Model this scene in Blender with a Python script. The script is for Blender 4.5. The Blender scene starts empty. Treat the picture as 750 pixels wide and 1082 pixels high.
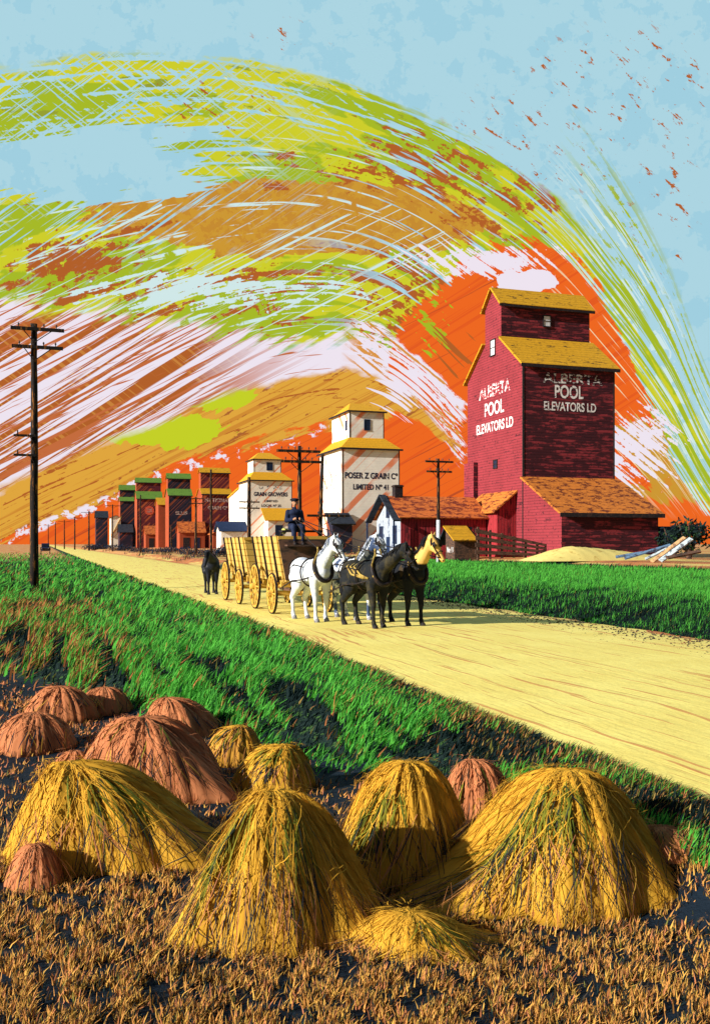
import bpy, bmesh, math, random
import numpy as np
from mathutils import Vector, Matrix

R = math.radians
random.seed(7)
rng = np.random.default_rng(11)
scene = bpy.context.scene
COL = scene.collection

# ------------------------------------------------------------------ camera
CAMH = 2.1
TH = math.atan2(0.31081, 0.95047)            # the road's frame: x across the road (s), y along it (t)
cam_d = bpy.data.cameras.new('camera')
cam = bpy.data.objects.new('camera', cam_d)
COL.objects.link(cam)
cam.location = (0, 0, CAMH)
cam.rotation_euler = (R(90), 0, 0)
cam_d.sensor_fit = 'HORIZONTAL'
cam_d.sensor_width = 36
cam_d.lens = 48
cam_d.shift_y = 34 / 750
cam_d.clip_start = 0.1
cam_d.clip_end = 20000
scene.camera = cam

# ------------------------------------------------------------------ exposure
scene.view_settings.view_transform = 'Standard'
scene.view_settings.look = 'None'
scene.view_settings.exposure = 0.65
scene.view_settings.gamma = 1.0
scene.view_settings.use_curve_mapping = False
scene.cycles.max_bounces = 5
scene.cycles.diffuse_bounces = 2
scene.cycles.use_denoising = True

# ------------------------------------------------------------------ sun
SUN_EL = R(21)
sun_h = Vector((0.88, 0.475, 0)).normalized()          # the way its light travels over the ground
sd = bpy.data.lights.new('sun', 'SUN')
sd.energy = 5.0
sd.angle = R(0.5)
sd.color = (1.0, 0.93, 0.80)
sun = bpy.data.objects.new('sun', sd)
COL.objects.link(sun)
ldir = Vector((sun_h.x * math.cos(SUN_EL), sun_h.y * math.cos(SUN_EL), -math.sin(SUN_EL)))
sun.rotation_euler = ldir.to_track_quat('-Z', 'Y').to_euler()
sun.location = (-40, -20, 40)


# ------------------------------------------------------------------ node helper
class G:
    """short hand for building shader graphs"""
    def __init__(self, tree):
        self.t = tree
        self.n = tree.nodes
        self.l = tree.links

    def new(self, kind, **kw):
        nd = self.n.new(kind)
        for k, v in kw.items():
            setattr(nd, k, v)
        return nd

    def put(self, sock, v):
        if v is None:
            return
        if hasattr(v, 'is_output'):
            self.l.new(v, sock)
        elif isinstance(v, (tuple, list)) and len(v) == 3 and sock.type == 'RGBA':
            sock.default_value = (*v, 1)
        else:
            sock.default_value = v

    def m(self, op, a, b=None, c=None, clamp=False):
        nd = self.new('ShaderNodeMath', operation=op, use_clamp=clamp)
        self.put(nd.inputs[0], a)
        self.put(nd.inputs[1], b)
        self.put(nd.inputs[2], c)
        return nd.outputs[0]

    def add(self, a, b): return self.m('ADD', a, b)
    def sub(self, a, b): return self.m('SUBTRACT', a, b)
    def mul(self, a, b): return self.m('MULTIPLY', a, b)
    def div(self, a, b): return self.m('DIVIDE', a, b)
    def mx(self, a, b): return self.m('MAXIMUM', a, b)
    def mn(self, a, b): return self.m('MINIMUM', a, b)
    def inv(self, a): return self.m('SUBTRACT', 1.0, a)

    def step(self, x, lo, hi):
        nd = self.new('ShaderNodeMapRange')
        nd.clamp = True
        self.put(nd.inputs[0], x)
        nd.inputs[1].default_value = lo
        nd.inputs[2].default_value = hi
        nd.inputs[3].default_value = 0
        nd.inputs[4].default_value = 1
        return nd.outputs[0]

    def band(self, x, a, b, w=0.01):
        return self.mul(self.step(x, a - w, a + w), self.inv(self.step(x, b - w, b + w)))

    def xyz(self, x=0.0, y=0.0, z=0.0):
        nd = self.new('ShaderNodeCombineXYZ')
        self.put(nd.inputs[0], x); self.put(nd.inputs[1], y); self.put(nd.inputs[2], z)
        return nd.outputs[0]

    def sep(self, v):
        nd = self.new('ShaderNodeSeparateXYZ')
        self.put(nd.inputs[0], v)
        return nd.outputs

    def noise(self, vec, scale=1.0, detail=3.0, rough=0.55, dist=0.0):
        nd = self.new('ShaderNodeTexNoise')
        self.put(nd.inputs['Vector'], vec)
        nd.inputs['Scale'].default_value = scale
        nd.inputs['Detail'].default_value = detail
        nd.inputs['Roughness'].default_value = rough
        nd.inputs['Distortion'].default_value = dist
        return nd.outputs[0]

    def mix(self, f, a, b):
        nd = self.new('ShaderNodeMix', data_type='RGBA')
        self.put(nd.inputs[0], f); self.put(nd.inputs[6], a); self.put(nd.inputs[7], b)
        return nd.outputs[2]

    def curve(self, x, x0, x1, y0, y1, pts):
        """piecewise curve y(x) from a list of points"""
        nd = self.new('ShaderNodeFloatCurve')
        c = nd.mapping.curves[0]
        q = [((a - x0) / (x1 - x0), (b - y0) / (y1 - y0)) for a, b in pts]
        c.points[0].location = q[0]
        c.points[1].location = q[-1]
        for p in q[1:-1]:
            c.points.new(*p)
        nd.mapping.use_clip = False
        nd.mapping.update()
        f = self.m('DIVIDE', self.m('SUBTRACT', x, x0), x1 - x0, clamp=True)
        nd.inputs[0].default_value = 1.0
        self.put(nd.inputs[1], f)
        return self.add(self.mul(nd.outputs[0], y1 - y0), y0)


def lin(r, g, b):
    f = lambda c: (c / 255) / 12.92 if c / 255 <= 0.04045 else ((c / 255 + 0.055) / 1.055) ** 2.4
    return (f(r), f(g), f(b))


# ------------------------------------------------------------------ sky: a sunset of brushed cloud bands, by direction
world = bpy.data.worlds.new('World')
scene.world = world
world.use_nodes = True
g = G(world.node_tree)
g.n.clear()
tc = g.new('ShaderNodeTexCoord')
dx, dy, dz = g.sep(tc.outputs['Generated'])
dya = g.mx(g.m('ABSOLUTE', dy), 0.2)
U0 = g.add(3.75, g.mul(10.0, g.div(dx, dya)))
V0 = g.sub(5.75, g.mul(10.0, g.div(dz, dya)))
wob = g.noise(g.xyz(g.mul(U0, 0.9), g.mul(V0, 0.9), 3.0), 1.0, 3)
wob2 = g.noise(g.xyz(g.mul(U0, 4.0), g.mul(V0, 6.0), 9.0), 1.0, 3)
U = U0
V = g.add(V0, g.add(g.mul(g.sub(wob, 0.5), 0.35), g.mul(g.sub(wob2, 0.5), 0.16)))
B = g.curve(U, -1, 9, 0, 10, [(-1, 5.75), (0.2, 5.1), (1.5, 4.55), (2.5, 4.12), (3.3, 3.92), (3.9, 3.95), (4.4, 4.25), (5.0, 4.9), (6.0, 5.7), (7.5, 6.8), (9, 7.6)])
T = g.curve(U, -1, 9, 0, 10, [(-1, 0.75), (0.2, 0.62), (1.5, 0.52), (2.6, 0.6), (4.0, 1.0), (5.0, 1.42), (5.7, 1.9), (6.4, 2.7), (7.0, 3.6), (7.6, 4.8), (9, 6.6)])
O = g.curve(U, -1, 9, 0, 10, [(-1, 6.0), (0.2, 5.62), (1.5, 5.1), (2.4, 4.78), (3.4, 4.5), (3.95, 4.2), (4.25, 3.4), (4.7, 2.95), (5.2, 2.62), (5.8, 2.7), (6.25, 3.0), (6.6, 3.65), (6.95, 4.5), (7.3, 5.2), (9, 6.2)])
w = g.div(g.sub(B, V), g.sub(B, T))
w0 = g.div(g.sub(B, V0), g.sub(B, T))

def streak(au, aw, seed, det=3, rough=0.6):
    """noise drawn out along the arcs: values about .5"""
    return g.noise(g.xyz(g.mul(U, au), g.mul(w0, aw), seed), 1.0, det, rough)

def patch(u, v, ru, rv, edge=0.25):
    a = g.div(g.sub(U, u), ru); b = g.div(g.sub(V, v), rv)
    r = g.m('SQRT', g.add(g.mul(a, a), g.mul(b, b)))
    return g.inv(g.step(r, 1 - edge, 1 + edge))

def thr(x, c, s=0.012):
    return g.step(x, c - s, c + s)

s_big = streak(0.55, 9, 1.0)
s_mid = streak(0.8, 22, 4.0)
s_fine = streak(0.9, 62, 7.0, 2)
s_fin2 = streak(1.1, 95, 17.0, 2)
blot = g.noise(g.xyz(U, V, 30.0), 2.3, 5, 0.65)
flek = g.noise(g.xyz(g.mul(U, 7), g.mul(V, 9), 2.0), 1.0, 4, 0.7)

BLUE = lin(172, 213, 226); BLUE2 = lin(160, 207, 224); WHITE = lin(238, 228, 240); ICE = lin(208, 232, 232)
LIME = lin(166, 186, 40); YEL = lin(206, 206, 44); OCH = lin(205, 152, 52); BRN = lin(178, 96, 42)
GOLD = lin(224, 166, 62); ORA = lin(238, 104, 34); RED = lin(214, 84, 34); OLIVE = lin(150, 160, 50)

c = g.mix(thr(blot, 0.53), BLUE, BLUE2)
def hard(p, n, k=1.5, c0=.5, s=.012):
    """a patch broken up by streaks, with crisp edges"""
    return g.mul(g.step(p, .03, .10), thr(g.add(p, g.mul(g.sub(n, .5), k)), c0, s))

EDG = g.add(g.mul(g.sub(s_mid, .5), .7), g.mul(g.sub(s_fine, .5), .5))      # ragged brush edges
hat = g.noise(g.xyz(g.mul(g.add(U0, g.mul(V0, .9)), 0.45), g.mul(g.add(g.mul(U0, .62), V0), 10.0), 5.0), 1.0, 3, .65)
hat2 = g.noise(g.xyz(g.mul(g.add(U0, g.mul(V0, .9)), 0.7), g.mul(g.add(g.mul(U0, .50), V0), 23.0), 8.0), 1.0, 3, .6)
hat3 = g.noise(g.xyz(g.mul(g.sub(U0, g.mul(V0, .9)), 0.8), g.mul(g.sub(g.mul(U0, .8), V0), 17.0), 12.0), 1.0, 2, .6)
inside = g.mul(thr(g.add(w, g.mul(EDG, .06)), 0.10), g.inv(thr(g.add(w, g.mul(EDG, .09)), 0.985)))
gapn = g.add(g.mul(s_mid, .6), g.mul(s_fine, .5))
gapL = hard(g.mul(g.band(w, 0.69, 0.80, .06), g.inv(g.step(U, 1.0, 3.3))), gapn, 2.0, .47)
gapL2 = hard(patch(0.5, 1.8, 1.7, 0.30, 0.5), gapn, 2.2, .56)
gapT = g.mul(thr(g.add(s_fine, g.mul(hat3, .5)), .83), g.band(w, .80, 1.02, .02))
gapM = g.mul(thr(g.add(s_mid, g.mul(s_fine, .5)), .87), g.step(U, 3.0, 4.2))
hx1 = g.noise(g.xyz(g.mul(g.sub(U0, g.mul(V0, .6)), .9), g.mul(g.add(g.mul(U0, .7), V0), 26.0), 3.0), 1.0, 2, .6)
hx2 = g.noise(g.xyz(g.mul(g.add(U0, g.mul(V0, .6)), .9), g.mul(g.sub(g.mul(U0, .8), V0), 24.0), 14.0), 1.0, 2, .6)
gapX = g.mul(g.mx(thr(hx1, .585), g.mul(thr(hx2, .595), g.step(w, .6, .7))), g.mul(g.inv(g.step(U, 2.0, 3.6)), g.step(g.add(w, g.mul(g.sub(blot, .5), .8)), .40, .55)))
cover = g.mul(inside, g.inv(g.mx(gapX, g.mx(g.mx(gapL, gapL2), g.mx(gapT, gapM)))))
green = g.mix(thr(g.add(s_big, g.mul(g.sub(blot, .5), .25)), 0.50), LIME, YEL)
green = g.mix(thr(g.add(s_mid, g.mul(g.sub(flek, .5), .3)), 0.60), green, OLIVE)
green = g.mix(g.mul(thr(g.add(s_fine, g.mul(g.sub(flek, .5), .3)), 0.63), g.step(w, .45, .55)), green, lin(222, 214, 80))
ochre = hard(patch(3.1, 2.32, 2.2, 0.42, 0.5), g.add(g.mul(s_mid, .7), g.mul(flek, .3)), 1.8, .5)
green = g.mix(ochre, green, g.mix(thr(flek, .5), OCH, lin(198, 140, 50)))
brown_area = g.mx(g.mx(patch(4.3, 1.75, 1.5, 0.36, .6), patch(0.9, 2.75, 1.2, 0.6, .6)),
                  g.mx(patch(2.2, 3.1, 1.9, 0.45, .6), g.mx(patch(4.2, 3.2, .8, .7, .6), patch(5.3, 2.15, .9, .5, .6))))
brn_n = g.add(g.mul(s_mid, .65), g.mul(flek, .5))
green = g.mix(thr(g.add(g.mul(brown_area, 0.16), brn_n), .745), green, BRN)
c = g.mix(cover, c, green)
# pale scratched lines through the mass
scr = g.mul(g.mul(thr(s_fine, 0.62, .015), cover), g.step(blot, 0.40, 0.44))
c = g.mix(scr, c, ICE)
scr2 = g.mul(g.mul(thr(hat2, 0.60, .015), cover), hard(patch(2.6, 2.85, 2.4, .7, .5), blot, 1.0))
c = g.mix(scr2, c, ICE)
c = g.mix(hard(patch(2.3, 3.1, 1.5, 0.22, .6), g.add(g.mul(s_fine, .6), g.mul(flek, .4)), 5.0, .85), c, ICE)
# right side: strokes falling over the blue
rs = g.mul(g.step(U, 5.9, 6.5), g.mul(thr(g.add(s_mid, g.mul(g.sub(flek, .5), .3)), 0.55), g.band(w0, 0.5, 1.3, .05)))
c = g.mix(rs, c, g.mix(thr(s_fine, .55), LIME, lin(150, 170, 50)))
rs2 = g.mul(g.step(U, 5.7, 6.4), g.mul(thr(s_fine, 0.53), g.band(w0, 0.2, 1.2, .05)))
c = g.mix(rs2, c, g.mix(thr(blot, .5), BLUE, ICE))
# the lilac white band with brown hatching
wtop = g.mx(g.sub(.45, g.mul(U, .11)), .11)
wbn = g.add(w, g.add(g.mul(g.sub(hat, .5), .22), g.mul(g.sub(s_fine, .5), .06)))
wb = g.mul(thr(wbn, -0.08), g.inv(thr(g.sub(wbn, wtop), 0.0)))
hb = g.mul(thr(g.add(hat, g.mul(g.step(U, 3.4, 0.3), .0)), 0.503), g.inv(g.step(g.add(U, g.mul(hat2, 1.2)), 2.6, 3.4)))
white = g.mix(hb, WHITE, g.mix(thr(hat3, .56), BRN, lin(200, 130, 60)))
white = g.mix(g.mul(thr(hat2, 0.55), g.inv(g.step(U, 2.2, 3.4))), white, lin(196, 108, 62))
white = g.mix(thr(s_fin2, .66), white, lin(196, 108, 62))
white = g.mix(g.mul(g.step(U, 3.6, 4.0), thr(g.add(s_fine, g.mul(g.sub(flek, .5), .4)), .50)), white, g.mix(thr(blot, .5), BRN, lin(226, 150, 60)))
c = g.mix(g.mul(wb, g.inv(g.step(U, 5.2, 5.5))), c, white)
# gold hill under the band
gh = g.inv(thr(g.add(w, g.mul(EDG, .04)), 0.0))
goldc = g.mix(thr(hat2, 0.55), GOLD, lin(208, 140, 52))
goldc = g.mix(thr(g.add(s_fin2, g.mul(g.sub(flek, .5), .4)), 0.63), goldc, BRN)
goldc = g.mix(thr(g.add(hat, g.mul(g.sub(flek, .5), .5)), 0.64), goldc, lin(170, 100, 50))
limep = g.mx(patch(1.6, 4.55, .75, 0.20, .5), patch(2.3, 4.15, .38, .20, .5))
goldc = g.mix(hard(limep, g.add(g.mul(hat, .6), g.mul(flek, .4)), 1.8), goldc, lin(196, 208, 40))
c = g.mix(gh, c, goldc)
# orange glow
on = g.add(g.sub(g.sub(V, O), g.mul(EDG, .8)), g.mul(g.sub(flek, .5), .25))
og = thr(on, 0.0, 0.02)
orc = g.mix(thr(hat, 0.56), ORA, lin(228, 92, 34))
orc = g.mix(thr(hat2, 0.66), orc, lin(190, 80, 40))
rightgold = hard(g.mul(g.step(U, 6.2, 7.2), g.step(V, 3.6, 4.8)), g.add(g.mul(s_mid, .6), g.mul(blot, .4)), 2.2, .45)
orc = g.mix(rightgold, orc, g.mix(thr(flek, .55), OCH, lin(212, 142, 50)))
orc = g.mix(g.mul(g.step(U, 5.6, 5.8), thr(g.add(V, g.mul(EDG, .5)), 5.3)), orc, ORA)
scr_r = g.mul(g.mul(g.step(U, 5.3, 6.2), thr(s_fine, .585)), g.inv(g.step(V, 5.0, 5.5)))
orc = g.mix(scr_r, orc, lin(244, 224, 180))
orc = g.mix(hard(patch(4.6, 3.4, .35, .6, .6), g.add(g.mul(s_mid, .7), g.mul(flek, .3)), 3.5, 1.15), orc, LIME)
orc = g.mix(hard(patch(4.8, 3.6, .5, .7, .6), g.add(g.mul(s_mid, .6), g.mul(s_fine, .4)), 3.0, 1.25), orc, BRN)
c = g.mix(og, c, orc)
# the white band and the gold hill run on across the orange, left of the big elevator
wr = g.mul(g.band(g.add(w, g.mul(EDG, .12)), -0.03, 0.17, .004), g.mul(g.step(U, 3.6, 3.8), g.inv(thr(g.add(U, g.mul(EDG, .5)), 4.9))))
c = g.mix(g.mul(wr, thr(g.add(s_fine, g.mul(g.sub(flek, .5), .5)), .44)), c, g.mix(thr(g.add(hat3, g.mul(g.sub(flek, .5), .4)), .56), WHITE, lin(220, 150, 70)))
O2 = g.curve(U, -1, 9, 0, 10, [(-1, 6.0), (0.2, 5.62), (1.5, 5.1), (2.4, 4.78), (3.4, 4.58), (4.3, 4.42), (5.0, 4.95), (6.0, 5.9), (9, 8)])
gr = g.mul(g.mul(gh, g.step(U, 3.4, 3.5)), g.mul(g.inv(thr(g.add(U, g.mul(EDG, .4)), 4.8)), g.inv(thr(g.add(g.sub(V, O2), g.mul(EDG, .3)), 0.0))))
c = g.mix(gr, c, goldc)
# white breaks along the edge of the orange
edge = g.band(g.sub(V, O), -0.03, 0.10, 0.01)
c = g.mix(g.mul(g.mul(edge, g.inv(g.step(U, 3.4, 3.6))), thr(g.add(g.mul(s_big, .5), g.mul(flek, .6)), 0.61)), c, WHITE)
pn = g.add(g.mul(s_mid, .6), g.mul(flek, .4))
c = g.mix(hard(patch(5.1, 2.76, .75, .16, .7), g.add(g.mul(s_fine, .6), g.mul(flek, .4)), 5.0, .70), c, WHITE)
c = g.mix(hard(patch(5.55, 3.0, .35, .12, .4), pn, 2.0, .52), c, WHITE)
c = g.mix(hard(patch(4.3, 4.05, .3, .3, .6), g.add(g.mul(s_mid, .4), g.mul(s_fine, .6)), 6.0, .85), c, WHITE)
c = g.mix(hard(patch(6.70, 4.75, .42, .36, .6), g.add(g.mul(hat3, .6), g.mul(flek, .4)), 5.0, .72), c, WHITE)
# brown flecks over the blue
fleck_area = g.mx(g.mx(patch(6.6, 1.0, .95, .6, .5), patch(5.9, 1.4, .9, .5, .5)), g.mx(patch(3.1, .38, .35, .14, .5), g.mx(patch(7.0, 2.1, .3, .7, .5), patch(2.3, 1.15, .5, .25, .5))))
dg = g.noise(g.xyz(g.mul(g.sub(V0, g.mul(U0, .85)), 9.0), g.mul(g.add(U0, g.mul(V0, .8)), 2.6), 6.0), 1.0, 4, .75)
c = g.mix(g.mul(thr(fleck_area, .25, .2), thr(g.add(dg, g.mul(flek, .3)), 0.77)), c, BRN)

sky = g.new('ShaderNodeTexSky', sky_type='NISHITA')
sky.sun_disc = False
sky.sun_elevation = SUN_EL
sky.sun_rotation = math.atan2(-sun_h.x, -sun_h.y)
bg1 = g.new('ShaderNodeBackground'); g.l.new(sky.outputs[0], bg1.inputs[0]); bg1.inputs[1].default_value = 0.05 * .6
bg2 = g.new('ShaderNodeBackground'); g.l.new(c, bg2.inputs[0]); bg2.inputs[1].default_value = 0.637
msh = g.new('ShaderNodeMixShader')
g.put(msh.inputs[0], g.step(dy, 0.25, 0.55))
g.l.new(bg1.outputs[0], msh.inputs[1]); g.l.new(bg2.outputs[0], msh.inputs[2])
wo = g.new('ShaderNodeOutputWorld'); g.l.new(msh.outputs[0], wo.inputs[0])


# ------------------------------------------------------------------ materials
def newmat(name):
    m = bpy.data.materials.new(name)
    m.use_nodes = True
    gg = G(m.node_tree)
    bs = gg.n['Principled BSDF']
    bs.inputs['Specular IOR Level'].default_value = 0.15
    bs.inputs['Roughness'].default_value = 0.85
    return m, gg, bs


def mottled(name, col, col2, scale=3.0, thrsh=0.55, soft=0.05, stretch=(1, 1, 1), bump=0.0, rough=0.85):
    m, gg, bs = newmat(name)
    t = gg.new('ShaderNodeTexCoord')
    x, y, z = gg.sep(t.outputs['Object'])
    v = gg.xyz(gg.mul(x, stretch[0]), gg.mul(y, stretch[1]), gg.mul(z, stretch[2]))
    n = gg.noise(v, scale, 5, .65)
    gg.put(bs.inputs['Base Color'], gg.mix(gg.step(n, thrsh - soft, thrsh + soft), col, col2))
    bs.inputs['Roughness'].default_value = rough
    if bump:
        b = gg.new('ShaderNodeBump'); b.inputs['Strength'].default_value = bump; b.inputs['Distance'].default_value = .02
        gg.put(b.inputs['Height'], n); gg.l.new(b.outputs[0], bs.inputs['Normal'])
    return m


def boards(name, col, dark, pitch=0.22, wear=0.56, vertical=False, hatch=None, speck=0.70, linedark=0.7, front=0.0):
    """painted board siding: gaps between boards, weathered streaks along them, chipped specks"""
    m, gg, bs = newmat(name)
    t = gg.new('ShaderNodeTexCoord')
    x, y, z = gg.sep(t.outputs['Object'])
    h = gg.add(x, y)
    ax, al = (h, z) if vertical else (z, h)
    fr = gg.m('FRACT', gg.div(gg.add(ax, 50.0), pitch))
    gap = gg.inv(gg.step(gg.m('ABSOLUTE', gg.sub(fr, .5)), 0.36, 0.46))
    gap = gg.inv(gap)
    rowid = gg.m('FLOOR', gg.div(gg.add(ax, 50.0), pitch))
    sv = gg.noise(gg.xyz(gg.mul(al, .35), gg.mul(rowid, 3.7), 1.0), 1.0, 4, .7)
    st = gg.noise(gg.xyz(gg.mul(al, .55), gg.mul(ax, 5.0), 4.0), 1.0, 5, .7)
    sp = gg.noise(t.outputs['Object'], 3.4, 5, .75)
    k = gg.add(gg.mul(sv, .5), gg.mul(st, .5))
    if front:      # extra dark streaks on front faces stand in for their shade
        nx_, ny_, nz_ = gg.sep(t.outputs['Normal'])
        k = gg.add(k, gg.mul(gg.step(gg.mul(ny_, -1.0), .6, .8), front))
    wearm = gg.step(k, wear - .02, wear + .02)
    base = gg.mix(gg.step(gg.noise(t.outputs['Object'], .5, 3), .35, .65), col, tuple(min(1, q * 1.18) for q in col))
    cc = gg.mix(gg.mul(wearm, .85), base, dark)
    cc = gg.mix(gg.step(sp, speck - .02, speck + .02), cc, dark)
    if hatch:
        hcol, hscale, hth = hatch
        hn = gg.noise(gg.xyz(gg.mul(gg.sub(h, z), .18), gg.mul(gg.add(gg.mul(h, -1.0), z), hscale), 2.0), 1.0, 2, .5)
        fade = gg.noise(t.outputs['Object'], .16, 2)
        cc = gg.mix(gg.mul(gg.step(hn, hth - .03, hth + .03), gg.step(fade, .42, .5)), cc, hcol)
    cc = gg.mix(gg.mul(gap, linedark), cc, dark)
    gg.put(bs.inputs['Base Color'], cc)
    b = gg.new('ShaderNodeBump'); b.inputs['Strength'].default_value = .5; b.inputs['Distance'].default_value = .03
    gg.put(b.inputs['Height'], gg.sub(gg.mul(sv, .3), gap)); gg.l.new(b.outputs[0], bs.inputs['Normal'])
    return m


def shingle(name, col, dark, thr_=0.58):
    m, gg, bs = newmat(name)
    t = gg.new('ShaderNodeTexCoord')
    x, y, z = gg.sep(t.outputs['Object'])
    n1 = gg.noise(gg.xyz(gg.mul(x, 1.2), gg.mul(y, 1.2), gg.mul(z, 3.5)), 1.0, 5, .75)
    row = gg.m('FRACT', gg.mul(gg.add(z, 40.0), 3.2))
    rl = gg.step(row, .80, .95)
    n2 = gg.noise(gg.xyz(gg.mul(x, 3.5), gg.mul(y, 3.5), gg.mul(z, 9)), 1.0, 3, .6)
    cc = gg.mix(gg.step(n2, .4, .62), col, tuple(q * .8 for q in col))
    cc = gg.mix(gg.mul(gg.step(n1, thr_ - .02, thr_ + .02), .9), cc, dark)
    cc = gg.mix(gg.mul(rl, .35), cc, dark)
    gg.put(bs.inputs['Base Color'], cc)
    b = gg.new('ShaderNodeBump'); b.inputs['Strength'].default_value = .4; b.inputs['Distance'].default_value = .03
    gg.put(b.inputs['Height'], gg.add(rl, n2)); gg.l.new(b.outputs[0], bs.inputs['Normal'])
    return m


def lettering_mat(name, col, under, th):
    m, gg, bs = newmat(name)
    t = gg.new('ShaderNodeTexCoord')
    x, y, z = gg.sep(t.outputs['Object'])
    n = gg.noise(gg.xyz(gg.mul(gg.add(x, y), 1.6), gg.mul(gg.add(x, y), .3), gg.mul(z, 4.5)), 1.0, 4, .7)
    gg.put(bs.inputs['Base Color'], gg.mix(gg.step(n, th - .02, th + .02), col, under))
    return m


def attr_mat(name, trans=0.25, rough=.8):
    m, gg, bs = newmat(name)
    a = gg.new('ShaderNodeAttribute'); a.attribute_name = 'Col'
    gg.l.new(a.outputs['Color'], bs.inputs['Base Color'])
    bs.inputs['Roughness'].default_value = rough
    if trans:
        tr = gg.new('ShaderNodeBsdfTranslucent'); gg.l.new(a.outputs['Color'], tr.inputs[0])
        mx = gg.new('ShaderNodeMixShader'); mx.inputs[0].default_value = trans
        gg.l.new(bs.outputs[0], mx.inputs[1]); gg.l.new(tr.outputs[0], mx.inputs[2])
        gg.l.new(mx.outputs[0], gg.n['Material Output'].inputs[0])
    return m


INK = (.010, .013, .024)
NAVY = (.012, .026, .075)
M = {}
CRIM = (.25, .033, .046)
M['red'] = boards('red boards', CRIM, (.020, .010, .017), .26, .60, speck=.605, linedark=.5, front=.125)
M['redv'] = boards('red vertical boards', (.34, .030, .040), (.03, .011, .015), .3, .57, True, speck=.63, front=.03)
M['redold'] = boards('faded red boards', (.33, .065, .035), (.05, .015, .02), .3, .60, hatch=((.50, .12, .04), 1.3, .56))
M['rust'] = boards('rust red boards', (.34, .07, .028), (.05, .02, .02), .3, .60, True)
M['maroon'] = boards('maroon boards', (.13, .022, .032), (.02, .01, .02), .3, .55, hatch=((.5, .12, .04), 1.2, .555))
M['navyb'] = boards('dark boards', (.018, .018, .040), INK, .3, .54, hatch=((.30, .075, .03), 1.2, .575))
M['white'] = boards('white boards', (.80, .80, .78), (.25, .25, .27), .24, .66, hatch=((.82, .27, .14), .62, .545), speck=.70, linedark=.12)
M['white2'] = boards('cream boards', (.78, .76, .70), (.25, .25, .27), .24, .66, hatch=((.78, .33, .2), 1.1, .60), speck=.72, linedark=.12)
M['gold'] = shingle('gold shingles', (.62, .33, .018), (.06, .035, .015), .60)
M['gold2'] = shingle('clean gold shingles', (.72, .37, .02), (.12, .06, .015), .68)
M['orange'] = shingle('orange shingles', (.62, .20, .035), (.10, .018, .014), .535)
M['redroof'] = shingle('red shingles', (.62, .17, .04), (.13, .02, .018), .53)
M['greenroof'] = shingle('green shingles', (.13, .27, .045), (.03, .03, .02), .60)
M['darkroof'] = shingle('dark shingles', (.03, .04, .06), INK, .55)
M['trim'] = mottled('dark trim', (.018, .016, .02), (.05, .03, .03), 4)
M['navy'] = mottled('navy paint', NAVY, (.02, .04, .11), 3)
M['paleblue'] = mottled('pale blue flaking paint', (.36, .42, .52), (.07, .09, .17), 1.4, .60, .05)
M['glass'] = mottled('dark glass', (.012, .02, .05), (.02, .035, .08), 1.5, rough=.3)
M['pale'] = mottled('pale pane', (.70, .72, .78), (.5, .53, .62), 4, rough=.4)
M['pole'] = mottled('creosoted pole', (.018, .014, .014), (.30, .12, .03), 3.0, .585, .03, (3, 3, .4), .3)
M['polew'] = mottled('whitewashed pole', (.62, .66, .74), (.06, .06, .08), 3.0, .6, .05, (3, 3, .7))
M['porc'] = mottled('porcelain', (.06, .05, .05), (.14, .1, .08), 4, rough=.3)
M['wagon'] = boards('wagon boards', (.58, .385, .10), (.05, .03, .015), .21, .60, speck=.66, linedark=.28)
M['wheelw'] = mottled('yellow wheel wood', (.62, .38, .07), (.30, .14, .03), 6, .58)
M['iron'] = mottled('iron', (.02, .018, .02), (.07, .04, .03), 8)
M['leather'] = mottled('harness leather', (.016, .014, .018), (.05, .03, .02), 9, rough=.5)
M['brass'] = mottled('tan harness', (.42, .30, .08), (.20, .12, .03), 9, rough=.5)
M['hwhite'] = mottled('white horsehair', (.76, .80, .86), (.42, .49, .64), 4.2, .55, .08, bump=.2)
M['hgrey'] = mottled('grey horsehair', (.70, .75, .84), (.05, .08, .17), 3.4, .53, .03, bump=.1)
M['hblack'] = mottled('black horsehair', (.010, .012, .016), (.050, .042, .022), 4.0, .56, .08, bump=.3, rough=.75)
M['hbrown'] = mottled('dark horsehair', (.010, .013, .022), (.03, .03, .035), 3.0, .62, .06, rough=.5)
M['manew'] = mottled('pale mane', (.55, .6, .7), (.1, .13, .22), 9, .5, .05, (3, 3, 1))
M['maned'] = mottled('dark mane', (.008, .009, .014), (.02, .018, .015), 9)
M['hoof'] = mottled('hoof', (.03, .028, .03), (.08, .06, .05), 9)
M['hoofw'] = mottled('pale hoof', (.30, .30, .34), (.12, .11, .12), 9)
M['coat'] = mottled('navy coat cloth', (.012, .018, .05), (.02, .032, .08), 6, bump=.2)
M['skin'] = mottled('skin', (.42, .22, .13), (.36, .17, .10), 8)
M['cap'] = mottled('dark cap cloth', (.010, .011, .02), (.02, .022, .04), 10)
M['blanket'] = mottled('yellow green blanket', (.42, .42, .12), (.10, .12, .06), 6)
M['sand'] = mottled('pale grain', (.72, .60, .20), (.50, .36, .10), 1.3, .6, .05, bump=.3)
M['timber'] = mottled('weathered timber', (.05, .035, .03), (.13, .07, .05), 3, .5, .06, (1, 1, 3))
M['plankw'] = mottled('pale plank', (.42, .50, .56), (.10, .11, .14), 3, .55)
M['plankt'] = mottled('tan plank', (.48, .30, .15), (.22, .12, .07), 3, .55)
M['plankb'] = mottled('blue grey plank', (.10, .18, .30), (.05, .06, .10), 3, .55)
M['badge'] = mottled('red badge', (.62, .10, .05), (.45, .06, .04), 2, .6)
M['straw'] = attr_mat('straw', .12)
M['grass'] = attr_mat('grass blades', .4)
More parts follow.
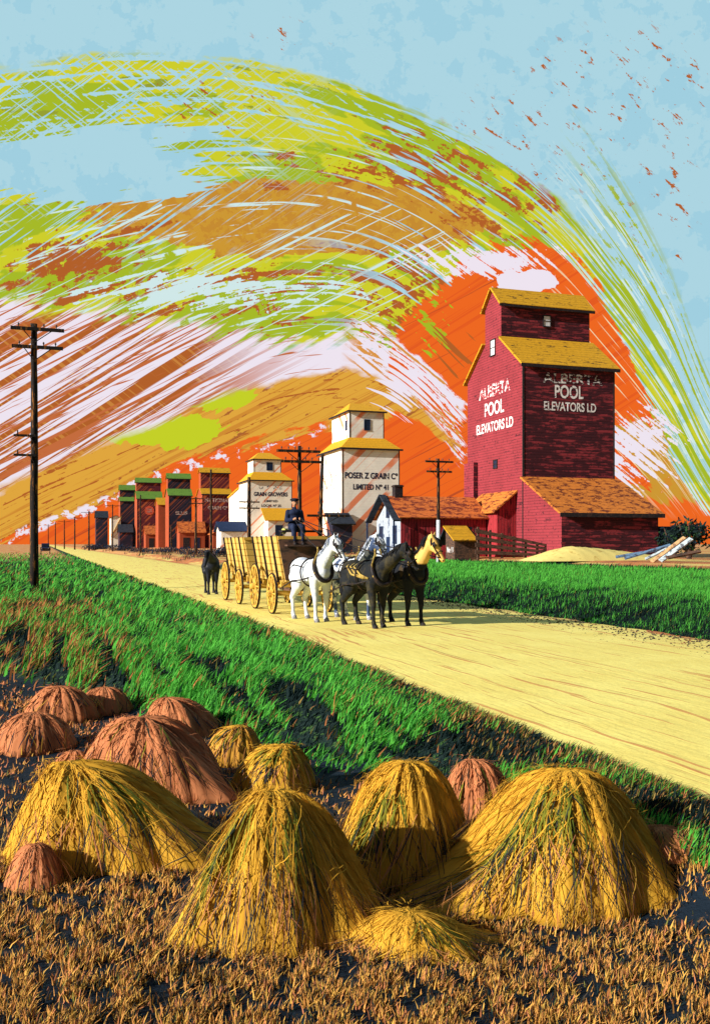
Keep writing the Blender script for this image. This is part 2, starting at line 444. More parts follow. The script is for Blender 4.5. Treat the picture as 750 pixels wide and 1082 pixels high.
M['stub'] = attr_mat('stubble', .1)


def horse_two(name):
    m, gg, bs = newmat(name)
    t = gg.new('ShaderNodeTexCoord')
    x, y, z = gg.sep(t.outputs['Object'])
    n = gg.noise(t.outputs['Object'], 5, 4, .6)
    k = gg.step(gg.add(gg.add(gg.mul(y, .8), z), gg.mul(gg.sub(n, .5), .25)), 2.10, 2.16)  # sunlight put into the coat colour: neck and head gold, body dark
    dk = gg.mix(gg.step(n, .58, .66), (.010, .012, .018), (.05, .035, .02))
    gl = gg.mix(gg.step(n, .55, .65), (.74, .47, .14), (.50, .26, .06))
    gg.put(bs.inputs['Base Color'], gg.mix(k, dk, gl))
    return m


M['hsunlit'] = horse_two('dark horse with sunlit head tint')


# ------------------------------------------------------------------ mesh helpers
class MB:
    def __init__(self):
        self.v = []; self.f = []

    def poly(self, pts, faces):
        o = len(self.v)
        self.v += [tuple(p) for p in pts]
        self.f += [[o + i for i in q] for q in faces]
        return self

    def box(self, x0, x1, y0, y1, z0, z1):
        p = [(x, y, z) for z in (z0, z1) for y in (y0, y1) for x in (x0, x1)]
        return self.poly(p, [(0, 2, 3, 1), (4, 5, 7, 6), (0, 1, 5, 4), (2, 6, 7, 3), (0, 4, 6, 2), (1, 3, 7, 5)])

    def prism(self, poly, axis, a, b):
        """poly: points of the profile, axis 0: (y,z) pushed along x, axis 1: (x,z) along y, axis 2: (x,y) along z"""
        n = len(poly)
        def P(q, h):
            return ((h, q[0], q[1]), (q[0], h, q[1]), (q[0], q[1], h))[axis]
        pts = [P(q, a) for q in poly] + [P(q, b) for q in poly]
        fs = [list(range(n))[::-1], list(range(n, 2 * n))]
        for i in range(n):
            j = (i + 1) % n
            fs.append((i, j, n + j, n + i))
        return self.poly(pts, fs)

    def hull8(self, low, high):
        """frustum from four low corners to four high corners"""
        return self.poly(list(low) + list(high), [(3, 2, 1, 0), (4, 5, 6, 7), (0, 1, 5, 4), (1, 2, 6, 5), (2, 3, 7, 6), (3, 0, 4, 7)])

    def tube(self, pts, rad, n=8, cap=True):
        pts = [Vector(p) for p in pts]
        if not isinstance(rad, (list, tuple)):
            rad = [rad] * len(pts)
        o = len(self.v)
        up = Vector((0, 0, 1))
        for i, p in enumerate(pts):
            t = (pts[min(i + 1, len(pts) - 1)] - pts[max(i - 1, 0)]).normalized()
            a = t.cross(up)
            if a.length < .05:
                a = t.cross(Vector((0, 1, 0)))
            a.normalize(); b = t.cross(a).normalized()
            for k in range(n):
                q = 2 * math.pi * k / n
                self.v.append(tuple(p + (a * math.cos(q) + b * math.sin(q)) * rad[i]))
        for i in range(len(pts) - 1):
            for k in range(n):
                k2 = (k + 1) % n
                self.f.append([o + i * n + k, o + i * n + k2, o + (i + 1) * n + k2, o + (i + 1) * n + k])
        if cap:
            self.f.append([o + k for k in range(n)][::-1])
            self.f.append([o + (len(pts) - 1) * n + k for k in range(n)])
        return self

    def ring(self, c, axis, r, thick, n=28, k=6, sx=1, sy=1, u=None):
        """a torus; sx, sy stretch it in its own plane"""
        c = Vector(c); axis = Vector(axis).normalized()
        u = Vector(u) if u else axis.orthogonal()
        u = (u - axis * u.dot(axis)).normalized(); v = axis.cross(u)
        o = len(self.v)
        for i in range(n):
            a = 2 * math.pi * i / n
            rad = (u * math.cos(a) * sx + v * math.sin(a) * sy)
            cc = c + rad * r
            rn = rad.normalized()
            for j in range(k):
                b = 2 * math.pi * j / k
                self.v.append(tuple(cc + rn * math.cos(b) * thick + axis * math.sin(b) * thick))
        for i in range(n):
            for j in range(k):
                i2, j2 = (i + 1) % n, (j + 1) % k
                self.f.append([o + i * k + j, o + i2 * k + j, o + i2 * k + j2, o + i * k + j2])
        return self

    def ball(self, c, r, n=10, m=7):
        o = len(self.v)
        rx, ry, rz = r if isinstance(r, (tuple, list)) else (r, r, r)
        for i in range(m + 1):
            ph = math.pi * i / m
            for k in range(n):
                th = 2 * math.pi * k / n
                self.v.append((c[0] + rx * math.sin(ph) * math.cos(th), c[1] + ry * math.sin(ph) * math.sin(th), c[2] + rz * math.cos(ph)))
        for i in range(m):
            for k in range(n):
                k2 = (k + 1) % n
                self.f.append([o + i * n + k, o + (i + 1) * n + k, o + (i + 1) * n + k2, o + i * n + k2])
        return self

    def build(self, name, mat, parent=None, smooth=False):
        me = bpy.data.meshes.new(name)
        me.from_pydata(self.v, [], self.f)
        bm = bmesh.new(); bm.from_mesh(me)
        bmesh.ops.remove_doubles(bm, verts=bm.verts, dist=1e-5)
        bmesh.ops.recalc_face_normals(bm, faces=bm.faces)
        bm.to_mesh(me); bm.free()
        if smooth:
            for p in me.polygons: p.use_smooth = True
        me.materials.append(mat)
        o = bpy.data.objects.new(name, me)
        COL.objects.link(o)
        if parent: o.parent = parent
        return o


def tag(o, label=None, cat=None, group=None, kind=None):
    if label: o['label'] = label
    if cat: o['category'] = cat
    if group: o['group'] = group
    if kind: o['kind'] = kind
    return o


def thing(name, loc, rz, label, cat, group=None):
    o = bpy.data.objects.new(name, None)
    o.empty_display_size = .3
    COL.objects.link(o)
    o.location = loc; o.rotation_euler = (0, 0, rz)
    return tag(o, label, cat, group)


def copy_tree(o, parent=None):
    c_ = o.copy(); COL.objects.link(c_)
    if parent: c_.parent = parent
    for ch in list(o.children): copy_tree(ch, c_)
    return c_


def ST(s, t):
    return (.95047 * s - .31081 * t, .31081 * s + .95047 * t)


def sm(x):
    x = np.clip(x, 0, 1)
    return x * x * (3 - 2 * x)


def ground_z(s, t):
    s = np.asarray(s, float); t = np.asarray(t, float)
    e = .92 * s + .393 * t - 7.0
    f = np.maximum(sm(e / 1.3), sm((s - 4.0) / .85))
    z = -.5 * (1 - f)
    z = z + .5 * sm((s - 13.9) / 2.5) + .4 * sm((s - 33) / 6)
    z = z + .035 * np.sin(s * 2.3 + t * .7) * np.sin(t * 1.9 - s) * (1 - f)
    return z


def gz(X, Y):
    return float(ground_z(.95047 * X + .31081 * Y, -.31081 * X + .95047 * Y))


# ------------------------------------------------------------------ ground and road
def axis_pts(*segs):
    out = []
    for a, b, n in segs:
        out += list(np.linspace(a, b, n, endpoint=False))
    out.append(segs[-1][1])
    return np.array(out)


sa = axis_pts((-6000, -600, 6), (-600, -60, 10), (-60, -8, 20), (-8, 18, 90), (18, 60, 40), (60, 600, 10), (600, 6000, 6))
ta = axis_pts((-40, -2, 8), (-2, 34, 110), (34, 120, 50), (120, 800, 20), (800, 9000, 10))
S_, T_ = np.meshgrid(sa, ta)
Z_ = ground_z(S_, T_)
verts = np.stack([S_, T_, Z_], -1).reshape(-1, 3)
ns, nt = len(sa), len(ta)
idx = np.arange(ns * nt).reshape(nt, ns)
fc = np.stack([idx[:-1, :-1], idx[:-1, 1:], idx[1:, 1:], idx[1:, :-1]], -1).reshape(-1, 4)
me = bpy.data.meshes.new('ground')
me.from_pydata(verts.tolist(), [], fc.tolist())
for p in me.polygons: p.use_smooth = True
ground = bpy.data.objects.new('ground', me); COL.objects.link(ground)
ground.rotation_euler = (0, 0, TH)
tag(ground, 'dark stubble field, grassy bank and bare tan earth reaching the horizon', 'ground', kind='structure')
m, gg, bs = newmat('earth')
t = gg.new('ShaderNodeTexCoord')
x, y, z = gg.sep(t.outputs['Object'])
n1 = gg.noise(t.outputs['Object'], 1.1, 5, .7)
n2 = gg.noise(t.outputs['Object'], 7, 5, .75)
n3 = gg.noise(gg.xyz(gg.mul(x, .35), gg.mul(y, .05), 0), 1.0, 4, .65)
soil = gg.mix(gg.step(n2, .62, .66), (.006, .014, .027), (.16, .085, .035))
bank = gg.mix(gg.step(n2, .52, .6), (.010, .025, .024), (.05, .12, .03))
tan = gg.mix(gg.step(n3, .46, .52), (.62, .47, .15), (.52, .19, .07))
tan = gg.mix(gg.step(gg.add(n1, gg.mul(n3, .4)), .80, .84), tan, (.05, .05, .06))
far = gg.mix(gg.step(n3, .45, .55), (.56, .22, .08), (.60, .34, .14))
tan = gg.mix(gg.step(y, 130, 260), tan, far)
e_ = gg.sub(gg.add(gg.mul(x, .92), gg.mul(y, .393)), 7.0)
isbank = gg.mx(gg.step(gg.add(e_, gg.mul(gg.sub(n1, .5), 1.2)), .15, .4), gg.mul(gg.step(x, 3.9, 4.2), gg.step(y, 7.2, 7.8)))
cc = gg.mix(isbank, soil, bank)
right = gg.mul(gg.step(x, 10, 10.2), gg.inv(gg.mul(gg.step(x, 13.8, 14.2), gg.mul(gg.inv(gg.step(x, 34, 36)), gg.inv(gg.step(y, 84, 90))))))
cc = gg.mix(right, cc, tan)
cc = gg.mix(gg.mul(gg.inv(gg.step(x, 3, 4)), gg.step(y, 110, 170)), cc, far)
gg.put(bs.inputs['Base Color'], cc)
bp = gg.new('ShaderNodeBump'); bp.inputs['Strength'].default_value = .7; bp.inputs['Distance'].default_value = .05
gg.put(bp.inputs['Height'], n2); gg.l.new(bp.outputs[0], bs.inputs['Normal'])
me.materials.append(m)

# road: a slightly crowned dirt sheet with ragged edges
rt = axis_pts((-20, 60, 220), (60, 200, 60), (200, 2500, 30))
cols = np.array([0, .03, .2, .4, .6, .8, .97, 1.0])
rv = []
for q in rt:
    near = 1 if q < 70 else .3
    l = 4.95 + near * (.10 * math.sin(q * 2.1) + .06 * math.sin(q * 5.7 + 1))
    r = 13.7 + near * (.18 * math.sin(q * 1.3) + .12 * math.sin(q * 4.1 + 2))
    for k in cols:
        s_ = l + (r - l) * k
        rv.append((s_, q, .014 + .05 * math.sin(math.pi * k) - (.012 if k in (0, 1) else 0) - .018 * sum(math.exp(-((s_ - c0) / .28) ** 2) for c0 in (6.3, 7.9, 9.6, 11.2))))
nc = len(cols)
rf = [[i * nc + k, i * nc + k + 1, (i + 1) * nc + k + 1, (i + 1) * nc + k] for i in range(len(rt) - 1) for k in range(nc - 1)]
me = bpy.data.meshes.new('road'); me.from_pydata(rv, [], rf)
for p in me.polygons: p.use_smooth = True
road = bpy.data.objects.new('road', me); COL.objects.link(road); road.rotation_euler = (0, 0, TH)
tag(road, 'pale yellow dirt road with reddish wheel scuffs running to the horizon', 'road', kind='structure')
m, gg, bs = newmat('yellow dirt')
t = gg.new('ShaderNodeTexCoord'); x, y, z = gg.sep(t.outputs['Object'])
warp = gg.noise(gg.xyz(gg.mul(x, .5), gg.mul(y, .25), 0), 1.0, 3)
xs = gg.add(x, gg.mul(gg.sub(warp, .5), .7))
s1 = gg.noise(gg.xyz(gg.mul(xs, 7.0), gg.mul(y, .22), 3), 1.0, 3, .6)
s2 = gg.noise(gg.xyz(gg.mul(xs, 13), gg.mul(y, .22), 8), 1.0, 3, .6)
pb = gg.noise(gg.xyz(gg.mul(x, 1), gg.mul(y, .7), 1), 5.0, 4, .7)
bl = gg.noise(t.outputs['Object'], .6, 4, .6)
cc = gg.mix(gg.step(bl, .4, .6), (.90, .78, .23), (.84, .70, .19))
cc = gg.mix(gg.mul(gg.step(s1, .595, .61), .8), cc, (.60, .25, .085))
cc = gg.mix(gg.mul(gg.step(s2, .645, .67), .7), cc, (.40, .16, .06))
cc = gg.mix(gg.step(pb, .745, .76), cc, (.40, .13, .06))
cc = gg.mix(gg.mul(gg.step(gg.noise(t.outputs['Object'], 14, 4, .75), .50, .62), .22), cc, (.52, .38, .10))
edge_k = gg.mul(gg.step(x, 10.0, 13.4), .15)
cc = gg.mix(gg.step(gg.add(gg.noise(t.outputs['Object'], 3.2, 5, .75), edge_k), .755, .77), cc, (.025, .02, .03))
gg.put(bs.inputs['Base Color'], cc)
bp = gg.new('ShaderNodeBump'); bp.inputs['Strength'].default_value = .35; bp.inputs['Distance'].default_value = .03
gg.put(bp.inputs['Height'], gg.add(pb, s1)); gg.l.new(bp.outputs[0], bs.inputs['Normal'])
me.materials.append(m)


# ------------------------------------------------------------------ buildings
def window(parent, face, a, z, w_, h, pane='glass', frame='trim', name='window', fixed=0.0):
    """a window on the face y=fixed ('front') or x=fixed ('side'), centred at a along it and z up"""
    f = MB(); p = MB(); fw = .1
    def bx(mb, a0, a1, z0, z1, d0, d1):
        if face == 'front': mb.box(a0, a1, fixed - d1, fixed - d0, z0, z1)
        else: mb.box(fixed - d1, fixed - d0, a0, a1, z0, z1)
    bx(f, a - w_ / 2 - fw, a + w_ / 2 + fw, z + h / 2, z + h / 2 + fw, .0, .09)
    bx(f, a - w_ / 2 - fw, a + w_ / 2 + fw, z - h / 2 - fw, z - h / 2, .0, .11)
    bx(f, a - w_ / 2 - fw, a - w_ / 2, z - h / 2, z + h / 2, .0, .08)
    bx(f, a + w_ / 2, a + w_ / 2 + fw, z - h / 2, z + h / 2, .0, .08)
    bx(f, a - w_ / 2, a + w_ / 2, z - .035, z + .035, .0, .07)
    wo_ = f.build(name, M[frame], parent)
    bx(p, a - w_ / 2, a + w_ / 2, z - h / 2, z + h / 2, .012, .04)
    p.build('pane', M[pane], wo_)
    return wo_


def letters(parent, text, face, a, z, width, height, mat, fixed=0.0, bold=.02, label=None):
    cu = bpy.data.curves.new('txt', 'FONT')
    cu.body = text; cu.size = 1; cu.align_x = 'CENTER'; cu.align_y = 'CENTER'
    cu.extrude = .0; cu.offset = bold
    o = bpy.data.objects.new('txt', cu); COL.objects.link(o)
    bpy.context.view_layer.update()
    ev = o.evaluated_get(bpy.context.evaluated_depsgraph_get())
    me_ = bpy.data.meshes.new_from_object(ev)
    bpy.data.objects.remove(o)
    co = np.array([v.co[:] for v in me_.vertices])
    mn_, mx_ = co.min(0), co.max(0)
    co = (co - (mn_ + mx_) / 2) / np.maximum(mx_ - mn_, 1e-6)
    out = np.zeros_like(co)
    if face == 'front':
        out[:, 0] = a + co[:, 0] * width; out[:, 1] = fixed - .018
    else:
        out[:, 1] = a - co[:, 0] * width; out[:, 0] = fixed - .018
    out[:, 2] = z + co[:, 1] * height
    me_.vertices.foreach_set('co', out.ravel()); me_.update()
    me_.materials.clear(); me_.materials.append(mat)
    b = bpy.data.objects.new('lettering', me_); COL.objects.link(b); b.parent = parent
    if label: b['label'] = label
    return b


def slope(mb, p, q, x0, x1, th_=.18):
    """a roof slab from eave p=(y,z) to top q=(y,z), laid along x"""
    (y0, z0), (y1, z1) = p, q
    l = math.hypot(y1 - y0, z1 - z0); ny, nz = -(z1 - z0) / l, (y1 - y0) / l
    if nz < 0: ny, nz = -ny, -nz
    mb.prism([(y0, z0), (y1, z1), (y1 + ny * th_, z1 + nz * th_), (y0 + ny * th_, z0 + nz * th_)], 0, x0, x1)


def gable_elevator(X, Y, zb, W, L, eave, rt_, y0, y1, ce, ridge, wall, roof, label, cuproof=None, cat='grain elevator', group='grain elevators along the railway', side=None):
    r = thing('grain_elevator', (X, Y, zb), TH, label, cat, group)
    eave -= zb; rt_ -= zb; ce -= zb; ridge -= zb
    ym = (y0 + y1) / 2
    o1 = MB().prism([(0, -1.0), (0, eave), (y0, rt_), (y1, rt_), (L, eave), (L, -1.0)], 0, 0, W).build('wall', wall, r)
    o2 = MB().prism([(y0, rt_), (y0, ce), (ym, ridge), (y1, ce), (y1, rt_)], 0, 0, W).build('cupola', wall, r)
    if side:                                   # end faces tinted another colour to stand in for low sunlight
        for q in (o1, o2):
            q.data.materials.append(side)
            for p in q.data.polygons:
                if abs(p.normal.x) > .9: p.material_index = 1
    k = (rt_ - eave) / y0; k2 = (ridge - ce) / (ym - y0)
    a = MB(); ov = .35
    slope(a, (-ov, eave - ov * k + .02), (y0 - .01, rt_ + .02), -ov, W + ov)
    slope(a, (L + ov, eave - ov * k + .02), (y1 + .01, rt_ + .02), -ov, W + ov)
    a.build('roof', roof, r)
    a = MB()
    slope(a, (y0 - ov, ce - ov * k2 + .02), (ym, ridge + .02), -ov, W + ov)
    slope(a, (y1 + ov, ce - ov * k2 + .02), (ym, ridge + .03), -ov, W + ov)
    a.build('cupola_roof', cuproof or roof, r)
    t_ = MB()
    t_.box(-ov - .02, W + ov + .02, -ov - .1, -ov - .005, eave - ov * k - .16, eave - ov * k + .14)
    t_.build('fascia', M['trim'], r)
    MB().box(-ov - .02, W + ov + .02, y0 - ov - .1, y0 - ov - .005, ce - ov * k2 - .12, ce - ov * k2 + .12).build('fascia', M['trim'], r)
    for x0 in (-.02, W - .14): MB().box(x0, x0 + .16, -.03, .10, -1.0, eave - .02).build('corner_board', M['trim'], r)
    return r


def hip_elevator(X, Y, zb, W, L, eave, rt_, cx0, cx1, cy0, cy1, ce, ridge, wall, roof, label, group='grain elevators along the railway'):
    r = thing('grain_elevator', (X, Y, zb), TH, label, 'grain elevator', group)
    eave -= zb; rt_ -= zb; ce -= zb; ridge -= zb
    MB().box(0, W, 0, L, -1, eave).build('wall', wall, r)
    ov = .4
    MB().hull8([(-ov, -ov, eave), (W + ov, -ov, eave), (W + ov, L + ov, eave), (-ov, L + ov, eave)],
               [(cx0 - .05, cy0 - .05, rt_), (cx1 + .05, cy0 - .05, rt_), (cx1 + .05, cy1 + .05, rt_), (cx0 - .05, cy1 + .05, rt_)]).build('roof', roof, r)
    MB().box(cx0, cx1, cy0, cy1, rt_, ce).build('cupola', wall, r)
    mid = (cy0 + cy1) / 2; i = (cx1 - cx0) * .28
    MB().poly([(cx0 - .35, cy0 - .35, ce), (cx1 + .35, cy0 - .35, ce), (cx1 + .35, cy1 + .35, ce), (cx0 - .35, cy1 + .35, ce), (cx0 + i, mid, ridge), (cx1 - i, mid, ridge)],
              [(3, 2, 1, 0), (0, 1, 5, 4), (1, 2, 5), (2, 3, 4, 5), (3, 0, 4)]).build('cupola_roof', roof, r)
    MB().box(-ov - .03, W + ov + .03, -ov - .09, -ov - .005, eave - .16, eave + .12).build('fascia', M['trim'], r)
    MB().box(-ov - .09, -ov - .005, -ov + .0, L + ov, eave - .16, eave + .12).build('fascia', M['trim'], r)
    MB().box(cx0 - .4, cx1 + .4, cy0 - .44, cy0 - .355, ce - .14, ce + .1).build('fascia', M['trim'], r)
    MB().box(cx0 - .44, cx0 - .355, cy0 - .35, cy1 + .4, ce - .14, ce + .1).build('fascia', M['trim'], r)
    for x0, y_, z0, z1 in ((-.03, -.03, -1, eave - .01), (W - .12, -.03, -1, eave - .01), (cx0 - .03, cy0 - .03, rt_, ce - .01), (cx1 - .1, cy0 - .03, rt_, ce - .01)):
        MB().box(x0, x0 + .15, y_, y_ + .15, z0, z1).build('corner_board', M['trim'], r)
    return r


W_RED = lettering_mat('worn white lettering', (.80, .80, .84), (.05, .014, .02), .60)
W_RED2 = lettering_mat('worn white lettering on crimson', (.80, .80, .84), (.34, .032, .05), .60)
W_FAINT = lettering_mat('flaked white lettering', (.76, .76, .80), (.05, .014, .02), .49)
W_FAINT2 = lettering_mat('flaked white lettering on crimson', (.76, .76, .80), (.34, .032, .05), .50)
B_WHT = lettering_mat('worn navy lettering', (.012, .018, .06), (.74, .72, .68), .63)
B_FAINT = lettering_mat('flaked navy lettering', (.02, .03, .07), (.74, .72, .68), .47)
P_RED = lettering_mat('pale lettering', (.50, .42, .40), (.16, .03, .04), .52)

# --- the big red elevator
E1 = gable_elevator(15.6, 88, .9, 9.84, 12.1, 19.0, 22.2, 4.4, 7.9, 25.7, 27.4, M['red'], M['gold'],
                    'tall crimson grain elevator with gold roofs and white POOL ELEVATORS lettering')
zb = .9
letters(E1, 'ALBERTA', 'front', 5.3, 17.75 - zb, 6.4, .95, W_FAINT)
letters(E1, 'POOL', 'front', 4.9, 16.5 - zb, 3.1, 1.25, W_RED)
letters(E1, 'ELEVATORS LD', 'front', 5.0, 15.1 - zb, 5.6, .85, W_RED)
letters(E1, 'ALBERTA', 'side', 5.9, 17.4 - zb, 6.8, 1.25, W_FAINT2, bold=.03)
letters(E1, 'POOL', 'side', 5.9, 15.6 - zb, 4.2, 1.35, W_RED2)
letters(E1, 'ELEVATORS LD', 'side', 5.9, 13.8 - zb, 8.0, 1.0, W_RED2)
window(E1, 'front', 5.0, 24.2 - zb, .7, 1.0, 'pale', fixed=4.4)
window(E1, 'side', 6.15, 21.6 - zb, .9, 1.5, 'pale')
window(E1, 'side', 5.6, 10.0 - zb, .7, .7, 'glass')
# lean-to on the near face
zt, ze, D_ = 8.2 - zb, 4.8 - zb, 6.9
a = MB(); a.prism([(-.03, -1), (-.03, zt - .1), (-D_, ze - .05), (-D_, -1)], 0, .03, 9.8); a.build('annex', M['red'], E1)
a = MB(); slope(a, (-D_ - .4, ze - .17), (-.06, zt + .03), -.35, 10.15); a.build('annex_roof', M['orange'], E1)
a = MB(); a.box(-.36, 10.16, -D_ - .52, -D_ - .41, ze - .36, ze + .0); a.build('fascia', M['trim'], E1)
# lean-to driveway on the face towards the road
a = MB(); a.prism([(-.02, -1), (-.02, 6.1), (-2.0, 4.5), (-2.0, -1)], 1, 1.3, 8.3); a.build('drive_shed', M['redv'], E1)
a = MB(); a.prism([(-.02, 6.12), (-2.45, 4.12), (-2.45, 4.27), (-.02, 6.3)], 1, 1.0, 8.7); a.build('drive_shed_roof', M['orange'], E1)
a = MB(); a.box(-.5, -.06, 9.6, 11.9, -1, 9.6); a.build('dust_pipe', M['red'], E1)

# --- white elevator
E2 = hip_elevator(-1.9, 141, .9, 9.1, 12, 16.4, 18.3, 1.8, 7.3, 2.0, 11.3, 22.3, 24.2, M['white'], M['gold2'],
                  'tall white elevator lettered GRAIN and LIMITED, behind the horses')
letters(E2, 'POSER Z GRAIN C\u00ba', 'front', 4.6, 12.4 - zb, 8.4, .95, B_WHT, bold=.035)
letters(E2, 'LIMITED N\u00ba 41', 'front', 4.5, 10.7 - zb, 5.6, .85, B_WHT, bold=.035)
letters(E2, 'POSER GRAIN', 'side', 6.4, 12.5 - zb, 8.2, .9, B_FAINT)
letters(E2, 'LIMITED', 'side', 6.4, 11.0 - zb, 7.0, .8, B_FAINT)
window(E2, 'front', 4.6, 20.3 - zb, .8, 1.5, 'glass', 'navy', fixed=2.0)
window(E2, 'side', 3.6, 20.3 - zb, .7, 1.3, 'glass', 'navy', fixed=1.8)
a = MB(); a.prism([(-.03, -1), (-.03, 5.6), (-3.0, 4.2), (-3.0, -1)], 0, -2.4, .6); a.build('drive_shed', M['navyb'], E2)
a = MB(); slope(a, (-3.5, 4.0), (-.05, 5.7), -2.8, 1.0); a.build('drive_shed_roof', M['darkroof'], E2)

# --- second white elevator
E3 = hip_elevator(-23.0, 207, .9, 9.5, 12, 16.1, 18.1, 1.3, 7.5, 2.0, 8.5, 20.9, 22.7, M['white2'], M['gold2'],
                  'white elevator lettered GRAIN GROWERS with a small gold roofed office')
letters(E3, 'U  F  A.S', 'front', 4.6, 14.6 - zb, 5.2, .75, B_FAINT, bold=.03)
letters(E3, 'GRAIN GROWERS', 'front', 4.7, 13.1 - zb, 7.6, .95, B_WHT, bold=.04)
letters(E3, 'LIMITED', 'front', 4.8, 11.6 - zb, 2.9, .5, B_WHT, bold=.03)
letters(E3, 'LOCAL N\u00ba 25', 'front', 4.8, 10.6 - zb, 4.4, .55, B_WHT, bold=.03)
window(E3, 'front', 4.9, 19.4 - zb, 1.2, 1.6, 'glass', 'navy', fixed=2.0)
a = MB(); a.prism([(12.02, -1), (12.02, 14.0), (25, 12.4), (25, -1)], 0, .05, 8.5); a.build('annex', M['white2'], E3)
a = MB(); a.prism([(12.05, 14.02), (12.05, 14.3), (25.3, 12.7), (25.3, 12.42)], 0, -.3, 8.8); a.build('annex_roof', M['gold2'], E3)
a = MB(); a.box(3.2, 9.3, -4.0, -.03, -1, 6.3); a.build('office', M['white2'], E3)
a = MB(); slope(a, (-4.5, 6.2), (-.05, 9.0), 2.4, 9.8); a.build('office_roof', M['gold2'], E3)
a = MB(); a.prism([(-4.0, 6.3), (-.03, 6.3), (-.03, 8.9)], 0, 3.3, 9.2); a.build('office_gable', M['white2'], E3)
window(E3, 'front', 5.6, 3.9, 1.5, 2.6, 'glass', 'navy', fixed=-4.0)
a = MB(); a.prism([(1.5, -1), (1.5, 4.2), (4.5, 6.0), (7.5, 4.2), (7.5, -1)], 0, -6, -.02); a.build('drive_shed', M['white2'], E3)
a = MB(); slope(a, (.8, 3.9), (4.5, 6.05), -6.6, -.05); slope(a, (8.2, 3.9), (4.5, 6.06), -6.6, -.05); a.build('drive_shed_roof', M['navy'], E3)

# --- the red and green roofed row further off
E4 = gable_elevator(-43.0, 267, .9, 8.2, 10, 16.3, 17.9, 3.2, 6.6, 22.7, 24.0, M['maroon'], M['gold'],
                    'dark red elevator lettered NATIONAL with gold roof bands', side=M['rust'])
letters(E4, 'NATIONAL', 'front', 4.3, 14.6 - zb, 7.2, 1.2, P_RED, bold=.04)
letters(E4, 'GRAIN C\u00ba', 'front', 4.3, 12.4 - zb, 5.6, 1.0, P_RED, bold=.04)
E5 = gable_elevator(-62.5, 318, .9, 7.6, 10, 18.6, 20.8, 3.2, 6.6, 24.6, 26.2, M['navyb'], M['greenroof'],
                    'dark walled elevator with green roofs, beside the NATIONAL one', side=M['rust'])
letters(E5, 'ELLIS', 'front', 4.2, 12.6 - zb, 4.0, 1.2, P_RED, bold=.03)
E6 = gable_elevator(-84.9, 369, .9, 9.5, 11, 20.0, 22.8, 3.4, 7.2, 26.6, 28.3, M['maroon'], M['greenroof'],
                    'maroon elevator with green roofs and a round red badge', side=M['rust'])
a = MB(); a.prism([(4.7 + 1.9 * math.cos(q * math.pi / 12) * (1 if q % 2 else .9), 15.3 - zb + 1.9 * math.sin(q * math.pi / 12) * (1 if q % 2 else .9)) for q in range(24)], 1, -.12, -.02)
bd = a.build('badge', M['badge'], E6)
letters(E6, 'UG', 'front', 4.7, 15.9 - zb, 1.9, .8, P_RED, fixed=-.12)
letters(E6, 'GO', 'front', 4.7, 14.8 - zb, 1.9, .8, P_RED, fixed=-.12)
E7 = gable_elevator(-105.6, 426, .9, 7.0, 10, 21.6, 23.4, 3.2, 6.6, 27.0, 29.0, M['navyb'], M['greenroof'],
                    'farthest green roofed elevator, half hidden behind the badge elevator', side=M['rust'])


def shed(X, Y, W, L, wall_h, ridge_h, wall, roof, label, name='shed', along='x', zb_=None, doors=(), cat='shed', group=None, base=None):
    zb_ = .9 if zb_ is None else zb_
    r = thing(name, (X, Y, zb_), TH, label, cat, group)
    if along == 'x':
        MB().prism([(0, -1), (0, wall_h), (L / 2, ridge_h), (L, wall_h), (L, -1)], 0, 0, W).build('wall', wall, r)
        k = (ridge_h - wall_h) / (L / 2); a = MB()
        slope(a, (-.35, wall_h - .35 * k + .01), (L / 2, ridge_h + .02), -.35, W + .35, .14); slope(a, (L + .35, wall_h - .35 * k + .01), (L / 2, ridge_h + .03), -.35, W + .35, .14)
        a.build('roof', roof, r)
    else:
        MB().prism([(0, -1), (0, wall_h), (W / 2, ridge_h), (W, wall_h), (W, -1)], 1, 0, L).build('wall', wall, r)
        k = (ridge_h - wall_h) / (W / 2); a = MB()
        for sgn in (0, 1):
            x0, x1 = (-.35, W / 2) if sgn == 0 else (W + .35, W / 2)
            z0, z1 = wall_h - .35 * k + .01, ridge_h + .02 + sgn * .01
            a.prism([(x0, z0), (x1, z1), (x1, z1 + .16), (x0, z0 + .16)], 1, -.35, L + .35)
        a.build('roof', roof, r)
    for (d0, d1, dh, dm) in doors:
        MB().box(d0, d1, -.06, -.005, -.5, dh).build('door', M[dm], r)
    return r


st = shed(4.3, 87.75, 8.62, 6.8, 3.75, 5.7, M['redv'], M['redroof'], 'long low red shed with pale blue gable end and chimney, joined to the red elevator', 'station_house', cat='station')
a = MB(); a.prism([(0.1, -.9), (0.1, 3.65), (3.4, 5.5), (6.7, 3.65), (6.7, -.9)], 0, -.06, -.008); a.build('gable_end', M['paleblue'], st)
a = MB(); slope(a, (-.6, 3.3), (3.4, 5.84), -1.0, -.36, .14); slope(a, (7.4, 3.3), (3.4, 5.85), -1.0, -.36, .14); a.build('porch_roof', M['darkroof'], st)
for y_, z_, w2, h2 in ((1.5, 2.1, .8, 1.5), (3.4, 4.2, .6, .7), (5.3, 2.1, .8, 1.5)):
    window(st, 'side', y_, z_, w2, h2, 'glass', 'navy', fixed=-.06)
MB().box(-.09, -.064, 2.9, 3.9, -.6, 1.9).build('door', M['navy'], st)
ch = MB().box(.5, 1.3, 3.0, 3.8, 5.2, 6.9).build('chimney', M['trim'], st)
MB().box(.42, 1.38, 2.92, 3.88, 6.72, 6.85).build('chimney_cap', M['iron'], ch)
for yy in (-.4, 7.2):
    MB().box(-.95, -.82, yy - .07, yy + .07, -.9, 3.35).build('porch_post', M['navy'], st)

